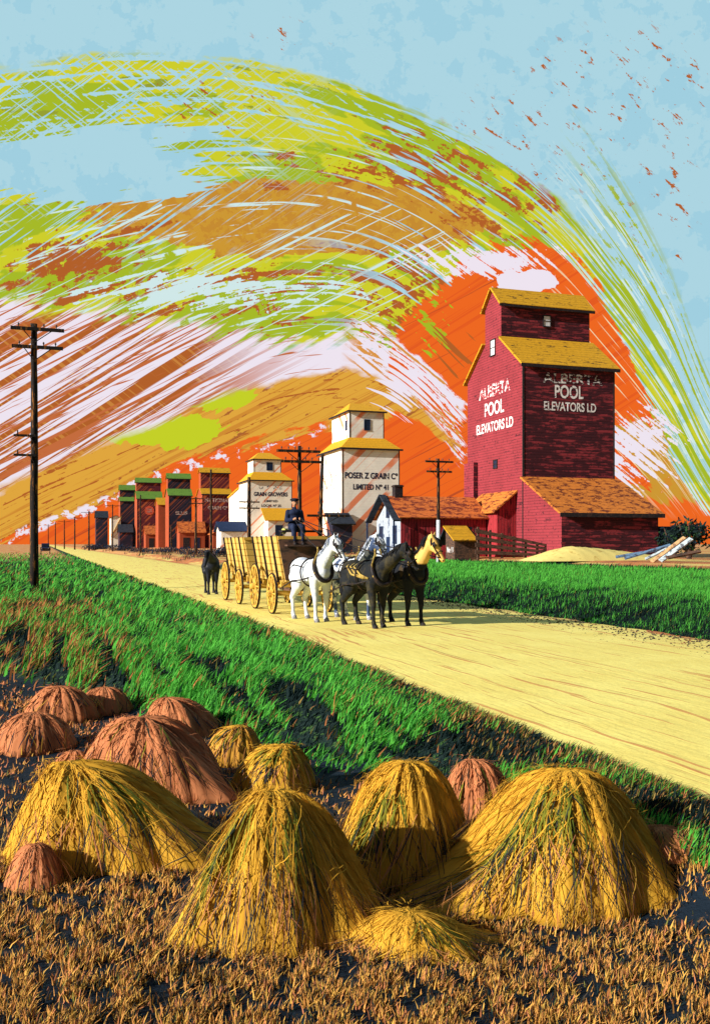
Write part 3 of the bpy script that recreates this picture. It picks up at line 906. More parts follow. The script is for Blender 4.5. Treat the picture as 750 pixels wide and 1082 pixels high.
sh = thing('grain_shed', (8.8, 83.5, .9), TH, 'small dark plank shed with a gold roof before the red elevator', 'shed')
MB().prism([(0, -1), (0, 1.6), (2.0, 2.7), (2.0, -1)], 0, 0, 2.4).build('wall', M['timber'], sh)
a = MB(); slope(a, (-.3, 1.46), (2.1, 2.78), -.25, 2.1, .1); a.build('roof', M['gold'], sh)
a = MB(); a.prism([(1.9, 2.6), (1.9, 2.78), (3.4, 1.3), (3.4, 1.1)], 0, -.2, 2.6); a.build('back_roof', M['darkroof'], sh)
letters(sh, 'No 11', 'side', 1.0, .7, 1.3, .5, W_RED)

shed(-37.8, 252, 5.4, 6, 4.0, 6.4, M['rust'], M['redroof'], 'rust red gabled shed before the NATIONAL elevator', along='y', doors=((1.4, 3.8, 3.0, 'trim'),), group='sheds before the elevators')
shed(-48.5, 262, 7.0, 6, 4.6, 7.4, M['rust'], M['redroof'], 'rust red shed left of the gabled shed by the NATIONAL elevator', doors=((1.0, 2.8, 3.0, 'trim'), (4.0, 5.6, 3.0, 'glass')), group='sheds before the elevators')
shed(-77.8, 352, 9.4, 7, 5.0, 8.0, M['rust'], M['redroof'], 'rust red shed below the badge elevator with dark openings', doors=((1.2, 3.0, 3.4, 'trim'), (4.2, 6.0, 3.4, 'trim'), (7.0, 8.4, 3.4, 'glass')), group='sheds before the elevators')
shed(-92.5, 372, 5.0, 8, 6.0, 9.0, M['navyb'], M['darkroof'], 'navy shed at the foot of the farthest green roofed elevator', group='sheds before the elevators')
shed(-113.5, 415, 5.0, 8, 13.0, 15.8, M['navyb'], M['darkroof'], 'tall black shed at the far left end of the elevator row', group='sheds before the elevators')
ga = shed(-104.5, 405, 4.2, 7, 12.5, 13.4, M['white2'], M['darkroof'], 'narrow pale shed with a steep gold side roof, far row', along='y', group='sheds before the elevators')
a = MB(); a.prism([(0.1, 4.2), (0.1, 4.5), (4.4, 13.2), (4.4, 12.9)], 1, -.5, -.02); a.build('side_roof', M['gold'], ga)
shed(-68.5, 330, 2.6, 9, 15, 17.5, M['rust'], M['gold'], 'narrow rust red lean tower left of the navy elevator', group='sheds before the elevators')


# ------------------------------------------------------------------ telegraph poles
def pole(X, Y, top, arms, label, r=.13, lean=0.0, white=0.0, pegs=(), ins=4, zb_=None, name='telegraph_pole'):
    zg = gz(X, Y) - .05 if zb_ is None else zb_
    root = thing(name, (X, Y, zg), TH, label, 'telegraph pole', 'telegraph poles along the road')
    h = top - zg
    rr = random.Random(int(abs(X * 31 + Y * 17)))
    pts = []
    for k in range(9):
        f = k / 8
        pts.append((lean * f * h + rr.uniform(-.012, .012) * (h / 9), rr.uniform(-.02, .02), h * f))
    MB().tube(pts, [r * (1.15 - .4 * k / 8) for k in range(9)], 10).build('pole', M['pole'], root, True)
    if white:
        MB().tube([(0, 0, .0), (lean * white, 0, white)], [r * 1.17, r * 1.08], 10).build('painted_base', M['polew'], root, True)
    for zz, ln, off in arms:
        z = zz - zg; xo = lean * z + off
        arm = MB().box(xo - ln / 2, xo + ln / 2, -r - .12, -r + .0, z - .07, z + .07).build('crossarm', M['pole'], root)
        b = MB().tube([(xo - ln * .27, -r - .05, z - .04), (lean * z, -r - .02, z - .6)], .022, 5).tube([(xo + ln * .27, -r - .05, z - .04), (lean * z, -r - .02, z - .6)], .022, 5)
        b.build('brace', M['iron'], root)
        for k in range(ins):
            q = (k + .5) / ins - .5
            if abs(q) * ln < .15: continue
            px = xo + q * ln * .94
            MB().tube([(px, -r - .06, z + .07), (px, -r - .06, z + .13), (px, -r - .06, z + .16), (px, -r - .06, z + .24)], [.018, .02, .045, .03], 7).build('insulator', M['porc'], arm)
    for zz, ln in pegs:
        z = zz - zg
        MB().box(-ln, .1, -r - .1, -r - .02, z - .05, z + .05).tube([(-ln * .8, -r - .06, z), (-ln * .8, -r - .06, z + .22)], .03, 6).tube([(-ln * .25, -r - .06, z), (0, -r - .06, z - .3)], .02, 6).build('bracket', M['pole'], root)
    return root


def at(u, Y):
    return ((u - 375) / 1000 * Y, Y)


def zz(v, Y):
    return CAMH + (575 - v) / 1000 * Y


x, y = at(36, 42)
pole(x, y, zz(342, 42), [(zz(348.5, 42), 2.25, .15), (zz(367.5, 42), 2.15, .15)], 'tall dark pole with two crossarms on the left bank', r=.17, pegs=((zz(461, 42), .85), (zz(481.5, 42), .85)))
x, y = at(316.5, 52)
pole(x, y, zz(471, 52), [(zz(477, 52), 2.45, -.1), (zz(488, 52), 2.4, .1)], 'dark double crossarm pole rising behind the driver', ins=6)
x, y = at(337, 56)
pole(x, y, zz(480, 56), [(zz(545, 56), 2.6, .4)], 'leaning pole against the white LIMITED elevator', lean=.03, ins=2)
x, y = at(463, 70)
pole(x, y, zz(484.5, 70), [(zz(488, 70), 2.2, 0), (zz(498.5, 70), 2.0, 0)], 'double crossarm pole with whitewashed foot before the station', white=zz(543, 70) - .9)
x, y = at(263, 100)
pole(x, y, zz(504, 100), [(zz(530.5, 100), 2.2, 0), (zz(537, 100), 2.2, 0)], 'pole with two low crossarms before the GRAIN GROWERS elevator', r=.2)
x, y = at(223, 112)
pole(x, y, zz(496, 112), [], 'bare thin pole before the NATIONAL elevator', r=.15)
x, y = at(207, 140)
pole(x, y, zz(525, 140), [(zz(527, 140), 2.3, 0), (zz(532, 140), 2.3, 0)], 'double crossarm pole left of the NATIONAL elevator', r=.17)
x, y = at(148.5, 180)
pole(x, y, zz(523, 180), [], 'bare pole before the badge elevator', r=.16)
x, y = at(181, 190)
pole(x, y, zz(556, 190), [], 'short bare post between the two green roofed elevators', r=.16, name='post')
x, y = at(119, 230)
pole(x, y, zz(533, 230), [(zz(534.5, 230), 3.6, 0)], 'pole with one wide crossarm before the tall black shed', r=.16)
far_poles = [(94, 540, 300, 'largest'), (79, 546, 350, 'second largest'), (68, 549.5, 400, 'third'), (58.5, 552, 460, 'fourth'), (51, 554, 540, 'smallest and leftmost')]
for u, v, Y, q in far_poles:
    x, y = at(u, Y)
    pole(x, y, zz(v, Y), [(zz(v + 1.5, Y), 5.0, 0)], '%s of the tiny far poles in the row nearing the horizon' % q, r=.26, ins=0, zb_=0)


# ------------------------------------------------------------------ blades (grass, stubble, straw strips)
def strip_mesh(name, P, Wd, side, colr, mat, parent=None):
    """P: (N,K,3) centre lines, Wd: (N,K) half widths, side: (N,3) or (N,K,3) widening direction, colr: (N,3)"""
    N, K, _ = P.shape
    if side.ndim == 2: side = np.repeat(side[:, None, :], K, 1)
    A = P - side * Wd[..., None]; Bv = P + side * Wd[..., None]
    V_ = np.stack([A, Bv], 2).reshape(-1, 3)                      # N,K,2
    base = (np.arange(N) * K * 2)[:, None] + (np.arange(K - 1) * 2)[None, :]
    F = np.stack([base, base + 1, base + 3, base + 2], -1).reshape(-1, 4)
    me_ = bpy.data.meshes.new(name)
    me_.vertices.add(len(V_)); me_.vertices.foreach_set('co', V_.astype(np.float32).ravel())
    me_.loops.add(F.size); me_.loops.foreach_set('vertex_index', F.astype(np.int32).ravel())
    me_.polygons.add(len(F)); me_.polygons.foreach_set('loop_start', (np.arange(len(F)) * 4).astype(np.int32))
    me_.polygons.foreach_set('loop_total', np.full(len(F), 4, np.int32))
    me_.update(calc_edges=True)
    at_ = me_.color_attributes.new('Col', 'FLOAT_COLOR', 'POINT')
    cc_ = np.ones((N, K, 2, 4), np.float32); cc_[..., :3] = colr[:, None, None, :]
    at_.data.foreach_set('color', cc_.ravel())
    me_.materials.append(mat)
    o = bpy.data.objects.new(name, me_); COL.objects.link(o)
    if parent: o.parent = parent
    return o


def vnoise(x, y, seed, f=1.0, oct_=4):
    r_ = np.random.default_rng(seed); out = np.zeros_like(x); amp = 1; tot = 0
    for k in range(oct_):
        for _ in range(3):
            an = r_.uniform(0, 2 * np.pi); ph = r_.uniform(0, 6.28)
            out += amp * np.sin((x * np.cos(an) + y * np.sin(an)) * f * 2.0 + ph + 1.3 * np.sin((y * np.cos(an) - x * np.sin(an)) * f + ph * 2)); tot += amp * .7
        f *= 1.9; amp *= .62
    return out / tot


def blades(name, s, t, length, width, colr, mat, lean=.5, wind=(1, 0), label=None, cat=None, curve=.5):
    N = len(s)
    X = .95047 * s - .31081 * t; Y = .31081 * s + .95047 * t
    Z = ground_z(s, t) - .02
    an = rng.uniform(0, 2 * np.pi, N)
    dirx = np.cos(an) * .6 + wind[0]; diry = np.sin(an) * .6 + wind[1]
    ln = lean * rng.uniform(.3, 1.3, N)
    fr = np.array([0, .5, 1.0])
    P = np.zeros((N, 3, 3))
    for k, f in enumerate(fr):
        h = f * length * np.sqrt(np.maximum(1 - (ln * .8) ** 2, .15)) * (1 - curve * .35 * f * ln)
        off = length * ln * (f ** (1 + curve))
        P[:, k, 0] = X + dirx * off; P[:, k, 1] = Y + diry * off; P[:, k, 2] = Z + h
    Wd = np.stack([width * .5, width * .42, width * .06], 1)
    fa = rng.uniform(-1.0, 1.0, N)
    side = np.stack([np.cos(fa), np.sin(fa), np.zeros(N)], 1)
    o = strip_mesh(name, P, Wd, side, colr, mat)
    return tag(o, label, cat, kind='stuff')


def sample(n, Ymin, Ymax, smin, smax):
    """points spread evenly over the picture rather than over the ground"""
    n = int(n * 1.5); q = rng.uniform(1 / Ymax, 1 / Ymin, n); Y = 1 / q
    X = (rng.uniform(-240, 1040, n) - 375) / 1000 * Y
    s = .95047 * X + .31081 * Y; t = -.31081 * X + .95047 * Y
    k = (s > smin) & (s < smax)
    return s[k], t[k], Y[k]


def pick(cols, probs):
    """cols: list of rgb, probs: list of (N,) weights"""
    Pm = np.stack(probs, 1); Pm = np.maximum(Pm, 0); Pm /= Pm.sum(1, keepdims=True)
    r_ = rng.uniform(0, 1, len(Pm))[:, None]
    i = (np.cumsum(Pm, 1) < r_).sum(1).clip(0, len(cols) - 1)
    c_ = np.array(cols)[i]
    return c_ * rng.uniform(.8, 1.2, (len(c_), 1))


GRN = (.105, .47, .060); GRN2 = (.055, .28, .045); DGR = (.008, .022, .024); OLV = (.17, .17, .035); SAL = (.46, .17, .06); TAN = (.5, .33, .10)

# left bank
s, t, Y = sample(520000, 5.2, 220, -60, 5.05)
e = .92 * s + .393 * t - 7.0
k = (e > .35 + rng.normal(0, .22, len(s))) | (s > 4.05)
k &= ~((t < 7.5) & (s < 4.45))
s, t, Y = s[k], t[k], Y[k]
fq = np.clip(9 / Y, .12, 1.3)                                    # tufts look alike in size in the picture, so they grow with distance
fz = np.clip(16 / Y, .25, 1.5)
n_ = vnoise(s * 2.6 + t * .35, t * .50 - s * .15, 3, 1.0, 3)
n3_ = vnoise(s * 5.5 + t * .9, t * .8, 8, 1.0, 2)
n2_ = vnoise(s, t * .7, 5, .5, 3)
gap = n_ * .7 + n3_ * .8 + n2_ * .25
edge_ = np.clip((s - 4.1) / .8, 0, 1)
gq = np.quantile(gap, [.20, .47])
k = (gap > gq[0]) | (rng.uniform(0, 1, len(s)) < .20) | (edge_ > .3)
s, t, Y, n_, n2_, n3_, gap, edge_ = [q[k] for q in (s, t, Y, n_, n2_, n3_, gap, edge_)]
leftw = np.clip((2.2 - s) / 2.5, 0, 1) * np.clip((60 - t) / 30, .25, 1)
one = np.ones_like(s)
dark = np.clip((gq[1] - gap) * 9 + .5, 0, 1)  # near-black blades colour in the shadow and dark soil between tufts
g_ = (1 - dark) * (1 - .72 * leftw) * (1 - .8 * edge_) * np.clip(.75 + n2_, .15, 1)
colr = pick([GRN, GRN2, DGR, OLV, SAL, TAN],
            [g_ * 1.5, g_ * .3, .10 + .95 * dark + .15 * edge_, .03 + .34 * leftw * (1 - dark) + .1 * edge_, .025 + .46 * leftw * (1 - dark) * (t < 34) + .12 * edge_, .015 + .06 * edge_])
sc = np.clip(Y / 10, .8, 6)
ln = rng.uniform(.16, .36, len(s)) * np.clip(Y / 14, .8, 1.5) * (1 - .4 * edge_) * (1 - .3 * dark)
blades('bank_grass', s, t, ln, .018 * sc * rng.uniform(.6, 1.5, len(s)), colr, M['grass'], .85, (.85, -.2),
       'green bank grass mixed with dry orange stalks between road and stubble', 'grass')

# the strip of tall green growth right of the road
s, t, Y = sample(560000, 19, 110, 13.75, 34.5)
k = (t < 80) & (s > 13.75 + .2 * np.sin(t * 1.7))
s, t, Y = s[k], t[k], Y[k]
n_ = vnoise(s * .45 - t * .2, t * 1.6 + s * .5, 13, 1.0, 4)
front = np.clip((16.4 - s + .8 * n_) / 1.6, 0, 1)  # blades at the road edge coloured dark for the shadow at the strip's foot
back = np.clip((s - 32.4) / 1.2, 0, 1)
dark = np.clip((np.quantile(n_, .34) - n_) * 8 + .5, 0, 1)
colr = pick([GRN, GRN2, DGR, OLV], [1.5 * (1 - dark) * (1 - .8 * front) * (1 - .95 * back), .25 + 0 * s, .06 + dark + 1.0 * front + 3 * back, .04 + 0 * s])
ln = rng.uniform(.25, .45, len(s)) * (.9 + .5 * n_) * np.clip((s - 13.4) / 1.5, .4, 1)
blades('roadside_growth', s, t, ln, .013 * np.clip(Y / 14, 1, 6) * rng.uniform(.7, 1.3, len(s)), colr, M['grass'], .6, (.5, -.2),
       'dense strip of tall green growth along the far side of the road', 'grass')

# weeds right of the road at its near left corner and dark tufts on the far earth
s, t, Y = sample(60000, 95, 420, 14.5, 60)
n_ = vnoise(s * .25, t * .12, 23, 1.0, 3)
k = (n_ > .28) & (t > 80)
s, t, Y = s[k], t[k], Y[k]
colr = pick([DGR, (.012, .03, .07), OLV, SAL], [one[:len(s)] * .5, one[:len(s)] * .3, one[:len(s)] * .06, one[:len(s)] * .14])
blades('weeds', s, t, rng.uniform(.25, .7, len(s)), .02 * np.clip(Y / 40, 1, 8), colr, M['grass'], .5, (.4, 0),
       'dark weeds scattered over the bare ground by the sheds', 'weeds')

# stubble over the field
s, t, Y = sample(420000, 4.2, 26, -30, 4.6)
e = .92 * s + .393 * t - 7.0
k = (e < -.35 + rng.normal(0, .25, len(s))) & (s < np.where(t < 7.5, 4.75, 4.3))
s, t, Y = s[k], t[k], Y[k]
n_ = vnoise(s * 2.6, t * 2.6, 33, 1.8, 4)
n4_ = vnoise((s + t * .4) * 8, (t - s * .5) * 4.0, 41, 1.4, 3)
behind = np.clip((Y - 7.6) / .8, 0, 1) * np.clip((13.5 - Y) / 2, 0, 1)
k = rng.uniform(0, 1, len(s)) < (1 - .72 * behind) * np.clip(.34 + .75 * n_ + 1.4 * n4_, .03, 1)
s, t, Y, n_ = s[k], t[k], Y[k], n_[k]
one = np.ones_like(s)
farw = np.clip((Y - 8) / 4, 0, 1)
colr = pick([(.60, .28, .075), (.62, .36, .075), (.54, .20, .09), (.05, .04, .03), DGR, OLV], [one * .75, one * .65 * (1 - farw), one * (.20 + .8 * farw), one * .22, one * .55, one * .06])
blades('stubble', s, t, rng.uniform(.04, .12, len(s)), .0088 * np.clip(Y / 6, .9, 3) * rng.uniform(.6, 1.5, len(s)), colr, M['stub'], .8, (.25, -.1),
       'cut orange stubble and loose straw on dark soil around the stooks', 'stubble')


# ------------------------------------------------------------------ stooks of cut grain
def stook(u, vb, wpx, hpx, label, col, col2, tails=(), peak=(0, 0), nstraw=1500, green=.10, depth=.75, power=1.3, seed=1, greenarc=None, darkf=.05, swirl=.25, ridge=.05, full=2.35):
    r_ = np.random.default_rng(seed)
    HF = CAMH + .5
    for _ in range(6):
        Yf = HF * 1000 / (vb - 575)
        HF = .5 * HF + .5 * (CAMH - gz((u - 375) / 1000 * Yf, Yf))
    a = wpx * .56 * Yf / 1000; b = a * depth
    Yc = Yf + b; Xc = (u - 375) / 1000 * Yf * (1 + .5 * b / Yf)
    H = max(CAMH - (vb - hpx - 575) * (Yf + .9 * b) / 1000 - gz(Xc, Yc) + .03, .16)
    root = thing('stook', (Xc, Yc, gz(Xc, Yc) - .03), 0, label, 'stook', 'stooks of cut grain in the stubble')
    ph = r_.uniform(0, 6.28, 6)

    def surf(th, rho):
        tl = np.zeros_like(th)
        base = 1 + .07 * np.sin(3 * th + ph[0]) + .05 * np.sin(5 * th + ph[1]) + .03 * np.sin(9 * th + ph[2])
        for ang, ex, wd in tails:
            dd = np.angle(np.exp(1j * (th - R(ang)))); g_ = np.exp(-(dd / wd) ** 2); base = base + ex * g_ * rho ** 2; tl = np.maximum(tl, np.minimum(1, ex * 1.6) * g_)
        rid = .018 * np.sin(11 * th + ph[3] + 2 * rho + 1.5 * np.sin(2 * th + ph[5])) + .011 * np.sin(31 * th + ph[4]) + .006 * np.sin(53 * th + ph[5] - 3 * rho)
        rr = rho * base * (1 + rid * 1.8)
        px = peak[0] * a * (1 - rho) ** 1.2 + a * np.cos(th) * (rr + ridge * (1 - np.clip(rho, 0, 1)) ** 1.5) + .05 * a * np.sin(2 * th + ph[1]) * (1 - np.clip(rho, 0, 1))
        py = peak[1] * b * (1 - rho) ** 1.2 + b * np.sin(th) * rr
        z = H * np.maximum(1 - np.clip(rho, 0, 1) ** (full - (full - 1.05) * tl), 1e-6) ** (power * (.95 + .45 * tl)) + H * rid * .9 * np.sin(np.clip(rho, 0, 1) * np.pi) + .08 * np.clip(rho - 1, 0, 1)
        return np.stack([px, py, z], -1)
    nth, nr = 120, 26
    thg = np.linspace(0, 2 * np.pi, nth, endpoint=False); rg = np.linspace(0.02, 1.04, nr)
    TT, RR = np.meshgrid(thg, rg)
    Vt = surf(TT, RR).reshape(-1, 3)
    Vt[:, 2] += r_.normal(0, .004, len(Vt))
    top = surf(np.array([0.]), np.array([0.]))[0]
    vs = [tuple(v) for v in Vt] + [tuple(top)]
    fs = []
    for i in range(nr - 1):
        for j in range(nth):
            j2 = (j + 1) % nth
            fs.append((i * nth + j, i * nth + j2, (i + 1) * nth + j2, (i + 1) * nth + j))
    for j in range(nth): fs.append((len(vs) - 1, (j + 1) % nth, j))
    me_ = bpy.data.meshes.new('sheaf_mound'); me_.from_pydata(vs, [], fs)
    for p in me_.polygons: p.use_smooth = True
    at_ = me_.color_attributes.new('Col', 'FLOAT_COLOR', 'POINT')
    nz = vnoise(np.append(TT.ravel() * 6, 0), np.append(RR.ravel() * 2, 0), seed + 50, 1.5, 4)
    kk = (np.clip(.5 + nz, 0, 1))[:, None]
    base_c = np.array(col) * (1 - kk * .35) + np.array(col2) * kk * .35
    cc_ = np.ones((len(vs), 4), np.float32); cc_[:, :3] = base_c
    at_.data.foreach_set('color', cc_.ravel())
    me_.materials.append(M['straw'])
    o = bpy.data.objects.new('sheaf_mound', me_); COL.objects.link(o); o.parent = root

    def straws(n, nm, colr, r0, r1, wd, arc=None, lift=.012, lenr=(.25, .7), sw=swirl, over=(.03, .16)):
        th0 = r_.uniform(0, 2 * np.pi, n) if arc is None else R(arc[0]) + r_.normal(0, R(arc[1]), n)
        ra = r_.uniform(r0, r1, n); rb = np.minimum(ra + r_.uniform(*lenr, n), 1.0 + r_.uniform(*over, n))
        tw = r_.normal(0, sw, n)
        K = 9; P = np.zeros((n, K, 3)); lf = r_.uniform(.2, 1.0, n) * lift
        for q in range(K):
            f = q / (K - 1); rho = ra + (rb - ra) * f
            pt = surf(th0 + tw * f, rho)
            out = pt.copy(); out[:, 2] = 0; out /= (np.linalg.norm(out, axis=1, keepdims=True) + 1e-6)
            pt = pt + out * (lf * (1 + 1.2 * f))[:, None]; pt[:, 2] += lf * .8 + .02 * np.clip(rho - 1, 0, 1)
            P[:, q] = pt
        tg = P[:, -1] - P[:, 0]; tg /= np.linalg.norm(tg, axis=1, keepdims=True) + 1e-6
        nrm = P[:, 4].copy(); nrm[:, 2] = a; nrm /= np.linalg.norm(nrm, axis=1, keepdims=True)
        side = np.cross(tg, nrm); side /= np.linalg.norm(side, axis=1, keepdims=True) + 1e-6
        ww = (wd * r_.uniform(.6, 1.4, n))[:, None] * np.array([.5, .7, .9, 1, 1, 1, .9, .7, .3])[None]
        return tag(strip_mesh(nm, P, ww * .5, side, colr, M['straw'], root), kind='stuff')
    wd = .0050 * max(Yf / 6, .8)
    n1 = int(nstraw * .42)
    cs = np.array(col)[None] * (1 - (q_ := r_.uniform(0, 1, (n1, 1)))) + np.array(col2)[None] * q_
    cs *= r_.uniform(.88, 1.12, (n1, 1))
    dk = r_.uniform(0, 1, n1) < darkf; cs[dk] = (.035, .03, .025)
    straws(n1, 'loose_straw', cs, 0.06, .85, wd * .9, lift=.006, sw=.3)
    ns_ = int(nstraw * .45)
    c2 = np.array([(.50, .22, .06), (.58, .34, .05), (.025, .03, .035), (.45, .18, .08)])[r_.integers(0, 4, ns_)] * r_.uniform(.8, 1.2, (ns_, 1))
    c2[r_.uniform(0, 1, ns_) < .34] = (.012, .018, .03)  # near-black straws colour in the shade of hollows near the base
    straws(ns_, 'straw_butts', c2, .70, .97, wd * 1.15, None, .06, (.12, .34), .16, (.06, .26))
    # cut stalk ends splayed round the hem
    nb = int(nstraw * .75)
    th0 = r_.uniform(0, 2 * np.pi, nb); b0 = surf(th0, r_.uniform(.97, 1.10, nb)); b0[:, 2] -= .02
    o0 = b0.copy(); o0[:, 2] = 0; o0 /= np.linalg.norm(o0, axis=1, keepdims=True) + 1e-6
    tn = np.stack([-o0[:, 1], o0[:, 0], 0 * o0[:, 0]], 1)
    hh = (r_.uniform(.06, .26, nb) * min(1, H / .8))[:, None]
    t0 = b0 - o0 * hh * r_.uniform(-.25, .35, (nb, 1)) + tn * hh * r_.normal(0, .35, (nb, 1)) + np.array([[0, 0, 1.]]) * hh
    c3 = np.concatenate([np.array([(.58, .30, .06), (.60, .36, .05), (.50, .20, .07)]), np.array([col]), np.array([(.012, .018, .03)]), np.array([(.012, .018, .03)])])[r_.integers(0, 6, nb)] * r_.uniform(.75, 1.2, (nb, 1))
    tag(strip_mesh('stalk_ends', np.stack([b0, (b0 + t0) / 2 + o0 * .012, t0], 1), (wd * r_.uniform(.5, 1.0, nb))[:, None] * np.array([[.6, .6, .2]]), tn, c3, M['straw'], root), kind='stuff')
    nx_ = int(nstraw * .08)
    straws(nx_, 'stray_straw', np.array(col)[None] * r_.uniform(.5, 1.2, (nx_, 1)), .0, .7, wd, None, .05, (.10, .25), .25)
    if green:
        ng = int(nstraw * green * .22)
        cg = np.array([(.18, .185, .018), (.11, .135, .018), (.23, .21, .02), (.03, .04, .03)])[r_.integers(0, 4, ng)] * r_.uniform(.8, 1.2, (ng, 1))
        arcs = greenarc or [(250, 35)]
        for (ac, sp) in arcs:
            k_ = ng // len(arcs)
            straws(k_, 'green_straw', cg[:k_], .28, .62, wd * 1.9, (ac, sp), .02, (.22, .42), .16)
    return root


GO = (.68, .365, .034); GO2 = (.72, .42, .05); SA = (.56, .20, .085); SA2 = (.60, .25, .11)
stook(112, 930, 215, 122, 'large gold stook with a long skirt trailing towards the front centre one', GO, GO2, [(-8, .50, .45)], (-.46, 0), 2600, .10, seed=1, power=1.05, greenarc=[(300, 12), (280, 16)])
stook(288, 1015, 190, 175, 'nearest gold stook, tall, with a fan of green straw at its left', GO, GO2, [(205, .25, .4), (-20, .4, .4)], (.0, .1), 3200, .12, seed=2, power=.95, greenarc=[(222, 10), (290, 14)])
stook(425, 945, 140, 138, 'upright gold stook between the nearest one and the widest one', GO, GO2, [(225, .4, .4)], (.1, 0), 2200, .11, seed=3, power=.9, greenarc=[(235, 14)])
stook(602, 978, 225, 162, 'widest gold stook, next to the road, with green straws across its front', GO, GO2, [(203, .85, .42), (-35, .3, .4)], (.06, 0), 3600, .13, seed=4, power=.88, greenarc=[(258, 10), (222, 12)])
stook(440, 1022, 150, 56, 'low heap of gold straw lying in front of taller gold stooks', GO, GO2, [(20, .35, .5)], (-.1, 0), 1200, .12, seed=5, greenarc=[(300, 16)])
stook(506, 900, 86, 96, 'salmon stook wedged between two gold ones', SA, SA2, [], (-.1, 0), 900, .03, seed=6, power=.9, darkf=.14)
stook(155, 855, 146, 96, 'broad salmon stook with creased front, behind the gold one with the long skirt', SA, SA2, [(-25, .40, .4)], (-.15, 0), 1500, .02, seed=7, power=.78, darkf=.10)
stook(58, 766, 70, 40, 'small rounded salmon stook at the back, beside an even smaller one', SA, SA2, [], (0, 0), 500, .0, seed=8, power=.7, darkf=.1)
stook(108, 757, 54, 30, 'smallest salmon stook at the back beside the bank', SA, SA2, [], (0, 0), 400, .0, seed=9, power=.7, darkf=.1)
stook(186, 782, 76, 44, 'salmon stook slumping sideways at the foot of the green bank', SA, SA2, [(-20, .35, .4)], (-.3, 0), 600, .0, seed=10, power=.8, darkf=.1)
stook(30, 800, 80, 46, 'salmon stook cut by the frame edge above the gold one with the long skirt', SA, SA2, [], (0, 0), 600, .0, seed=11, power=.7, darkf=.1)
stook(243, 812, 62, 44, 'smallest gold stook, by the foot of the bank', GO, SA2, [], (.3, 0), 600, .12, seed=12, power=.8, darkf=.14)
stook(288, 842, 80, 54, 'streaked gold stook right behind the nearest tall one', GO, GO2, [], (.25, 0), 800, .14, seed=13, power=.8, darkf=.14)
stook(706, 925, 100, 50, 'low flattened salmon stook just below the road edge', SA, (.5, .25, .07), [], (0, 0), 800, .05, seed=14, darkf=.15)
stook(34, 945, 56, 52, 'little salmon stook in front of the gold one with the long skirt', SA, SA2, [], (0, 0), 500, .0, seed=15, power=.9, darkf=.12)
stook(75, 838, 50, 44, 'salmon stook peeping over the gold one with the long skirt', SA, SA2, [], (0, 0), 400, .0, seed=16, power=.9, darkf=.1)


# ------------------------------------------------------------------ blended bodies
def blob(name, balls, caps, voxel, smooth, mat, parent=None):
    """balls: (centre, radii), caps: (p0, p1, r0, r1); melted into one continuous skin"""
    mb = MB()
    for c_, r in balls: mb.ball(c_, r, 14, 10)
    for p0, p1, r0, r1 in caps:
        p0, p1 = Vector(p0), Vector(p1)
        n = max(3, int((p1 - p0).length / (min(r0, r1) * .55)) + 1)
        for k in range(n):
            f = k / (n - 1); mb.ball(p0.lerp(p1, f), r0 + (r1 - r0) * f, 10, 7)
    me_ = bpy.data.meshes.new(name); me_.from_pydata(mb.v, [], mb.f)
    bm = bmesh.new(); bm.from_mesh(me_); bmesh.ops.remove_doubles(bm, verts=bm.verts, dist=1e-6); bmesh.ops.recalc_face_normals(bm, faces=bm.faces); bm.to_mesh(me_); bm.free()
    o = bpy.data.objects.new(name, me_); COL.objects.link(o)
    md = o.modifiers.new('r', 'REMESH'); md.mode = 'VOXEL'; md.voxel_size = voxel
    md = o.modifiers.new('s', 'SMOOTH'); md.factor = .5; md.iterations = smooth
    bpy.context.view_layer.update()
    ev = o.evaluated_get(bpy.context.evaluated_depsgraph_get())
    me2 = bpy.data.meshes.new_from_object(ev)
    bpy.data.objects.remove(o)
    for p in me2.polygons: p.use_smooth = True
    me2.materials.clear(); me2.materials.append(mat)
    o = bpy.data.objects.new(name, me2); COL.objects.link(o)
    if parent: o.parent = parent
    return o


